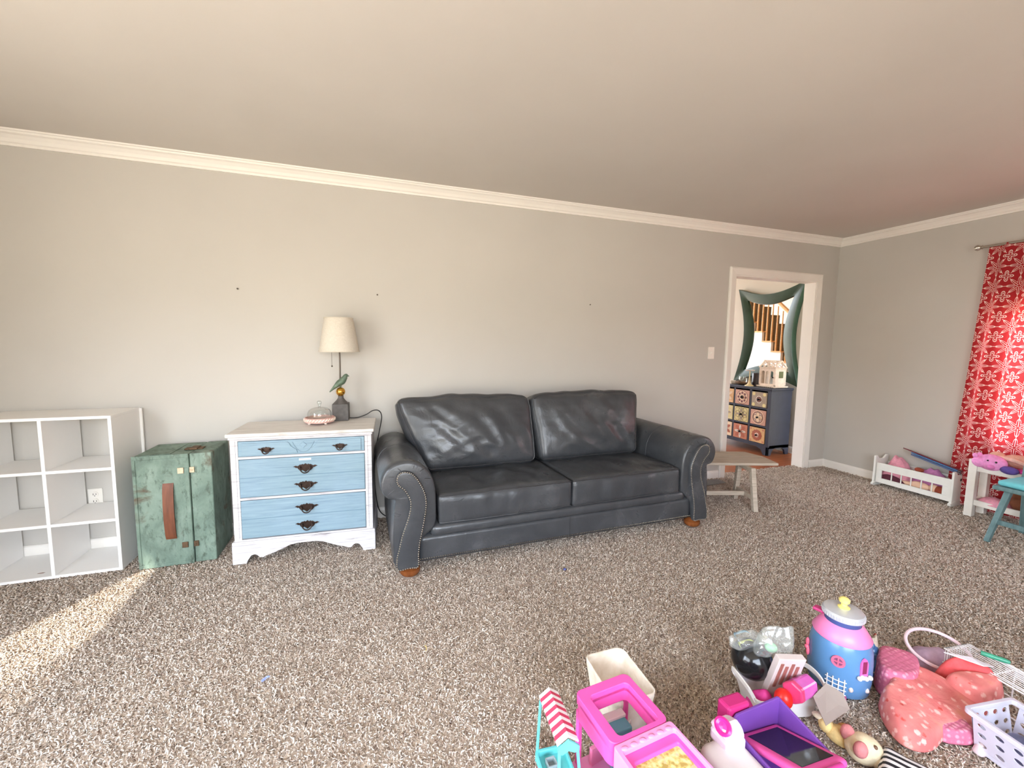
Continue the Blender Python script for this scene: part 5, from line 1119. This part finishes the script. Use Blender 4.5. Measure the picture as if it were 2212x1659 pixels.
for dp, z in ((.42, .055), (1.05, .05)): MB().ball(onjar(f0+dp, z, .099) @ Vector((0, 0, 0)), (.008, .008, .010), 10, 7).build('shell_detail', P_('shell_cream', (226, 206, 198), .4), jr, True)

# pink blanket, bag and cloths at the right
def quilt():
    mm = Mat('coral_print_fleece', rgb(222, 138, 130), 1.0, spec=.1)
    v = mm.node('ShaderNodeTexVoronoi'); v.inputs['Scale'].default_value = 34; mm.link(mm.coord(), v.inputs['Vector']); w = mm.node('ShaderNodeTexVoronoi'); w.inputs['Scale'].default_value = 24; mm.link(mm.coord((1, 1, 1), rot=(.3, .2, .7)), w.inputs['Vector'])
    n = mm.noise(160, 3); k = mm.ramp(mm.noise(16, 2), [(.35, rgb(214, 118, 116)), (.6, rgb(224, 138, 132)), (.75, rgb(222, 146, 120))])
    d = mm.math('ADD', v.outputs['Distance'], mm.math('MULTIPLY', mm.math('SUBTRACT', n, .5), .35)); k = mm.mix(mm.ramp(d, [(.20, (1, 1, 1, 1)), (.34, (0, 0, 0, 1))]), k, rgb(240, 184, 176))
    d2 = mm.math('ADD', w.outputs['Distance'], mm.math('MULTIPLY', mm.math('SUBTRACT', n, .5), .3)); k = mm.mix(mm.ramp(d2, [(.10, (1, 1, 1, 1)), (.20, (0, 0, 0, 1))]), k, rgb(204, 84, 76))
    mm.color(k); mm.bump(mm.math('ADD', mm.noise(14, 3, (1, 1, 1), .8), mm.math('MULTIPLY', mm.noise(140, 2), .08)), .4, .015); return mm.m
def minky():
    mm = Mat('pink_dot_minky', rgb(222, 122, 156), .9); vo = mm.node('ShaderNodeTexVoronoi'); vo.inputs['Scale'].default_value = 58; vo.inputs['Randomness'].default_value = .3; mm.link(mm.coord(), vo.inputs['Vector'])
    mm.color(mm.ramp(vo.outputs['Distance'], [(.25, rgb(230, 152, 172)), (.45, rgb(204, 108, 138))])); n = mm.node('ShaderNodeMath', operation='SUBTRACT'); n.inputs[0].default_value = 1; mm.link(vo.outputs['Distance'], n.inputs[1]); mm.bump(n.outputs[0], .6, .006); return mm.m
bq = thing('baby_blanket', 'coral pink print fleece blanket with dotted pink back, crumpled on the carpet', 'blanket', (1.88, -2.38, 0))
def loc_(pts): return [(x-1.88, y+2.38) for x, y in pts]
M_QUILT, M_MINKY = quilt(), minky()
lump('fleece_top', loc_([(1.80, -2.30), (1.735, -2.315), (1.665, -2.375), (1.632, -2.435), (1.655, -2.475), (1.71, -2.487), (1.80, -2.475), (1.87, -2.487), (1.98, -2.49), (2.08, -2.48), (2.13, -2.44), (2.05, -2.37), (1.99, -2.28), (1.90, -2.25)]), .060, M_QUILT, bq, .012, 71, .16, 7, 40, 16, tilt=.9)
lump('dotted_back', loc_([(1.98, -2.20), (1.93, -2.19), (1.83, -2.245), (1.80, -2.30), (1.87, -2.35), (1.97, -2.32), (2.03, -2.27)]), .100, M_MINKY, bq, .010, 75, .08, 7, 30, 14)
lump('dotted_back', loc_([(1.80, -2.44), (1.78, -2.478), (1.84, -2.510), (1.885, -2.512), (1.905, -2.475), (1.87, -2.44)]), .040, M_MINKY, bq, .010, 78, .08, 9, 24, 12)
lump('tail_fold', loc_([(1.99, -2.37), (2.06, -2.36), (2.15, -2.42), (2.185, -2.455), (2.12, -2.475), (2.02, -2.465)]), .105, M_QUILT, bq, .010, 79, .12, 8, 26, 8)
M_RSTAR = soft('watermelon_red_cloth', (214, 84, 86), 0)
rs = thing('star_cloth', 'watermelon red cloth with a white star panel, between blanket and wire basket', 'cloth', (2.10, -2.35, 0))
lump('red_cloth', [(-.07, .03), (.0, .04), (.07, -.01), (.10, -.09), (.06, -.115), (.0, -.06)], .135, M_RSTAR, rs, .01, 81, .15, 12, 16, 3)
MB().add([(-.03, .02, .150), (.03, -.03, .152), (.09, -.07, .130), (.02, -.07, .150), (-.03, .02, .147), (.03, -.03, .149), (.09, -.07, .127), (.02, -.07, .147)], [(0,1,2,3), (7,6,5,4), (0,4,5,1), (1,5,6,2), (2,6,7,3), (3,7,4,0)]).build('white_panel', P_('white_panel', (232, 228, 236), .8), rs)
def multi():
    mm = Mat('printed_plastic_bag', rgb(190, 176, 160), .3); f = mm.noise(14, 2, (1, 1, 1), .8); mm.color(mm.ramp(f, [(.36, rgb(60, 96, 140)), (.44, rgb(196, 184, 164)), (.55, rgb(206, 190, 168)), (.58, rgb(176, 60, 54)), (.66, rgb(200, 186, 164)), (.72, rgb(150, 192, 214))], 'CONSTANT')); mm.bump(mm.noise(40, 3), .8, .01); return mm.m
heap('printed_bag', 'crumpled plastic bag printed blue, red and tan between the jar house and the blanket', 'bag', [(1.845, -2.225), (1.87, -2.17), (1.93, -2.145), (1.975, -2.155), (1.94, -2.20), (1.88, -2.255), (1.85, -2.25)], .125, multi(), .004, 83, wr=.5, wf=22)
heap('tissue_paper', 'pale mauve tissue sticking out low between jar house and blanket', 'paper', [(1.83, -2.26), (1.86, -2.245), (1.86, -2.285), (1.80, -2.315), (1.79, -2.30)], .06, soft('mauve_tissue', (206, 172, 182), 0), .004, 85)
# toy hoop with gauze
hp_ = thing('toy_hoop', 'white and pink toy hoop with mauve gauze, standing behind the blanket', 'toy', (2.18, -2.265, 0), math.radians(-30))
ring = [Vector((.105*math.cos(2*PI*i/40), 0, .092+.088*math.sin(2*PI*i/40))) for i in range(40)]
Mh = R(-68, 'X')
MB().tube([Mh @ (p-Vector((0, 0, .092)))+Vector((0, 0, .085)) for p in ring], .0065, 8, closed=True).build('hoop', P_('pale_pink_hoop', (238, 214, 222), .35), hp_, True)
lump('gauze', [(-.08, .06), (.06, .06), (.07, -.02), (.0, -.05), (-.08, -.03)], .07, soft('mauve_gauze', (186, 160, 184), 0), hp_, .006, 87, .2, 12, 14, 3)
# white wire basket, upside down
M_WIRE = P_('white_coated_wire', (236, 234, 234), .35)
wb = thing('wire_basket', 'white wire basket turned upside down at the right edge, a green pen on it', 'basket', (2.157, -2.296, 0), math.radians(-6))
m = MB()
for k in range(10): x = .002+.0128*k; m.tube([(x, 0, .008), (x, .0, .118), (x, -.008, .124), (x, -.27, .124), (x, -.278, .118), (x, -.278, .008)], .0015, 6)
m.build('wire_grid', M_WIRE, wb, True)
m = MB()
for y in (-.01, -.14, -.268): m.tube([(-.002, y, .008), (-.002, y, .120), (.120, y, .120), (.120, y, .008)], .0026, 6)
for z in (.008, .06, .118): m.tube([(-.002, .002, z), (.120, .002, z), (.120, -.28, z), (-.002, -.28, z)], .003, 6, closed=True)
m.build('wire_frame', M_WIRE, wb, True)
MB().box(.125, .130, -.17, -.11, .085, .125).build('handle_tab', M_WIRE, wb, bevel=.003)
o = MB().tube([(0, 0, 0), (.03, -.055, 0), (.036, -.066, 0)], [.0085, .009, .006], 12).build('toy_crayon', P_('emerald_green', (56, 140, 112), .3, .3), None, True, loc=(2.232, -2.365, .1345)); tag(o, 'stubby emerald green crayon lying on top of the white wire basket', 'crayon')
# perforated lavender bin
M_LAVB = P_('lavender_white_plastic', (206, 204, 220), .3)
pb = thing('perforated_bin', 'lavender white plastic bin with oval holes at the bottom right corner', 'bin', (1.843, -2.497, 0), math.radians(-8))
def perf(m, A, U, V, nu, nv, th):
    """wall with oval holes: A corner, U along, V up; ring of quads per cell, two sides and hole walls"""
    A, U, V = Vector(A), Vector(U), Vector(V); N = U.cross(V).normalized()*th
    for i in range(nu):
        for j in range(nv):
            c = A+U*((i+.5)/nu)+V*((j+.5)/nv); hu, hv = U/(2*nu), V/(2*nv); K = 16; o_, i_ = [], []
            for k in range(K):
                t = 2*PI*k/K; a, b = math.cos(t), math.sin(t); s = 1/max(abs(a), abs(b)); o_.append(c+hu*(a*s)+hv*(b*s)); i_.append(c+hu*(a*.52)+hv*(b*.46))
            m.strip([o_, i_, [p+N for p in i_], [p+N for p in o_]], close_u=True)
Wd, Ln, Hh = .20, .30, .13; ins = .02
m = MB()
perf(m, (ins, -Ln+ins, .02), (0, Ln-2*ins, 0), (-ins, 0, Hh-.03), 6, 3, -.003)
perf(m, (Wd-ins, -Ln+ins, .02), (0, Ln-2*ins, 0), (ins, 0, Hh-.03), 6, 3, .003)
perf(m, (ins, -ins, .02), (Wd-2*ins, 0, 0), (0, ins, Hh-.03), 4, 3, .003); perf(m, (ins, -Ln+ins, .02), (Wd-2*ins, 0, 0), (0, -ins, Hh-.03), 4, 3, -.003)
m.build('perforated_walls', M_LAVB, pb)
MB().box(ins-.002, Wd-ins+.002, -Ln+ins-.002, -ins+.002, .004, .022).build('bin_bottom', M_LAVB, pb, bevel=.004)
m = MB(); ringed(m, rrect(-.006, Wd+.006, -Ln-.006, .006, .014, 4), rrect(.006, Wd-.006, -Ln+.006, -.006, .010, 4), Hh-.012, Hh+.004); m.build('rim', M_LAVB, pb, bevel=.002)
heap('bin_toy', 'slate blue vinyl toy lying in the lavender bin', 'toy', [(1.90, -2.56), (1.99, -2.545), (2.00, -2.66), (1.90, -2.68), (1.875, -2.62)], .06, P_('slate_blue_vinyl', (104, 110, 146), .35, .3), .026, 91)
o = MB().box(-.014, .014, -.012, .012, 0, .105).box(-.010, .010, -.013, -.011, .01, .06).build('toy_block', P_('butter_yellow', (236, 216, 96), .45), None, bevel=.004, loc=(1.905, -2.672, .10)); o.rotation_euler = (.15, .1, .4); tag(o, 'butter yellow toy piece standing up in the lavender bin', 'toy')
heap('tissue_paper', 'white crumpled tissue on the carpet beneath the dotted corner of the blanket', 'paper', [(1.845, -2.520), (1.90, -2.515), (1.915, -2.53), (1.87, -2.548), (1.84, -2.545)], .03, soft('white_tissue', (214, 196, 200), 0), .003, 93)
# plush toys and striped pouch at the bottom edge
pz = thing('plush_dog', 'cream and yellow plush with one ear up, lying right of the toy case', 'plush toy', (1.455, -2.372, 0), math.radians(-62)); pz.scale = (.78, .9, .9)
MB().ball((0, 0, .035), (.06, .032, .034), 18, 12).ball((-.055, .0, .05), (.028, .026, .026), 14, 10).build('body', soft('cream_yellow_plush', (232, 204, 140), 0), pz, True)
MB().ball((-.082, .006, .066), (.026, .014, .012), 12, 8).build('ear', M_CREAMP, pz, True)
MB().ball((.01, .02, .055), (.03, .018, .018), 12, 8).build('tan_patch', soft('tan_patch', (206, 150, 90), 0), pz, True)
pp_ = thing('plush_puppy', 'off white plush puppy head with dusty rose ears beside the striped pouch', 'plush toy', (1.462, -2.432, 0), math.radians(-25))
MB().ball((0, 0, .045), (.052, .044, .042), 20, 14).ball((.02, -.03, .035), (.024, .022, .02), 14, 10).build('head', soft('speckled_off_white', (222, 206, 172), 0), pp_, True)
for s in (-1, 1): MB().ball((-.034, s*.030-.004, .072), (.020, .016, .026), 14, 10).build('ear', soft('dusty_rose_plush', (206, 128, 128), 0), pp_, True)
MB().ball((.04, -.042, .04), (.009, .009, .008), 10, 8).build('nose', soft('maroon_nose', (110, 44, 56), 0), pp_, True)
MB().ball((.014, -.026, .077), .006, 8, 6).ball((.022, .012, .082), .006, 8, 6).build('eye', P_('brown_eye', (110, 80, 60), .3), pp_, True)
def stripes():
    mm = Mat('black_white_stripe', rgb(235, 235, 235), .7); w = mm.node('ShaderNodeTexWave', wave_type='BANDS', bands_direction='X'); w.inputs['Scale'].default_value = 13; w.inputs['Distortion'].default_value = .6; mm.link(mm.coord(), w.inputs['Vector']); mm.color(mm.ramp(w.outputs['Fac'], [(.0, rgb(236, 234, 234)), (.52, rgb(28, 28, 34))], 'CONSTANT')); return mm.m
vs, fs, _ = rbox(.15, .15, .05, .02, 20, 20, 6, (0, 0, .012), .004, 14, 6)
o = MB().add(place(vs, T(0, 0, .031)), fs).build('striped_pouch', stripes(), None, True, angle=180, loc=(1.488, -2.545, .004)); o.rotation_euler.z = math.radians(25); tag(o, 'black and white striped soft pouch at the bottom edge of the photo', 'pouch')

# crumbs on the carpet
o = MB().bar((-.008, -.006, .004), (.004, .003, .006), .008, .005).ball((.010, .008, .006), (.008, .004, .004), 8, 6).build('hair_clip', P_('periwinkle', (140, 156, 220), .4), None, True, loc=(-.402, -1.485, .004)); tag(o, 'tiny periwinkle and white clip on the empty carpet at the lower left', 'hair clip')
o = MB().ball((0, 0, .006), (.009, .008, .006), 10, 7).build('bead', P_('cobalt', (70, 84, 150), .4), None, True, loc=(1.06, -1.115, .003)); tag(o, 'tiny cobalt blue bead on the carpet in front of the sofa', 'bead')
o = MB().tube([(.014*math.cos(t), .02*math.sin(t), .006) for t in [-.9+i*.3 for i in range(7)]], .0014, 5).build('yellow_thread', P_('straw_yellow', (212, 186, 96), .6), None, True, loc=(.20, -1.51, .004)); tag(o, 'short curl of yellow thread on the carpet below the middle of the photo', 'thread')
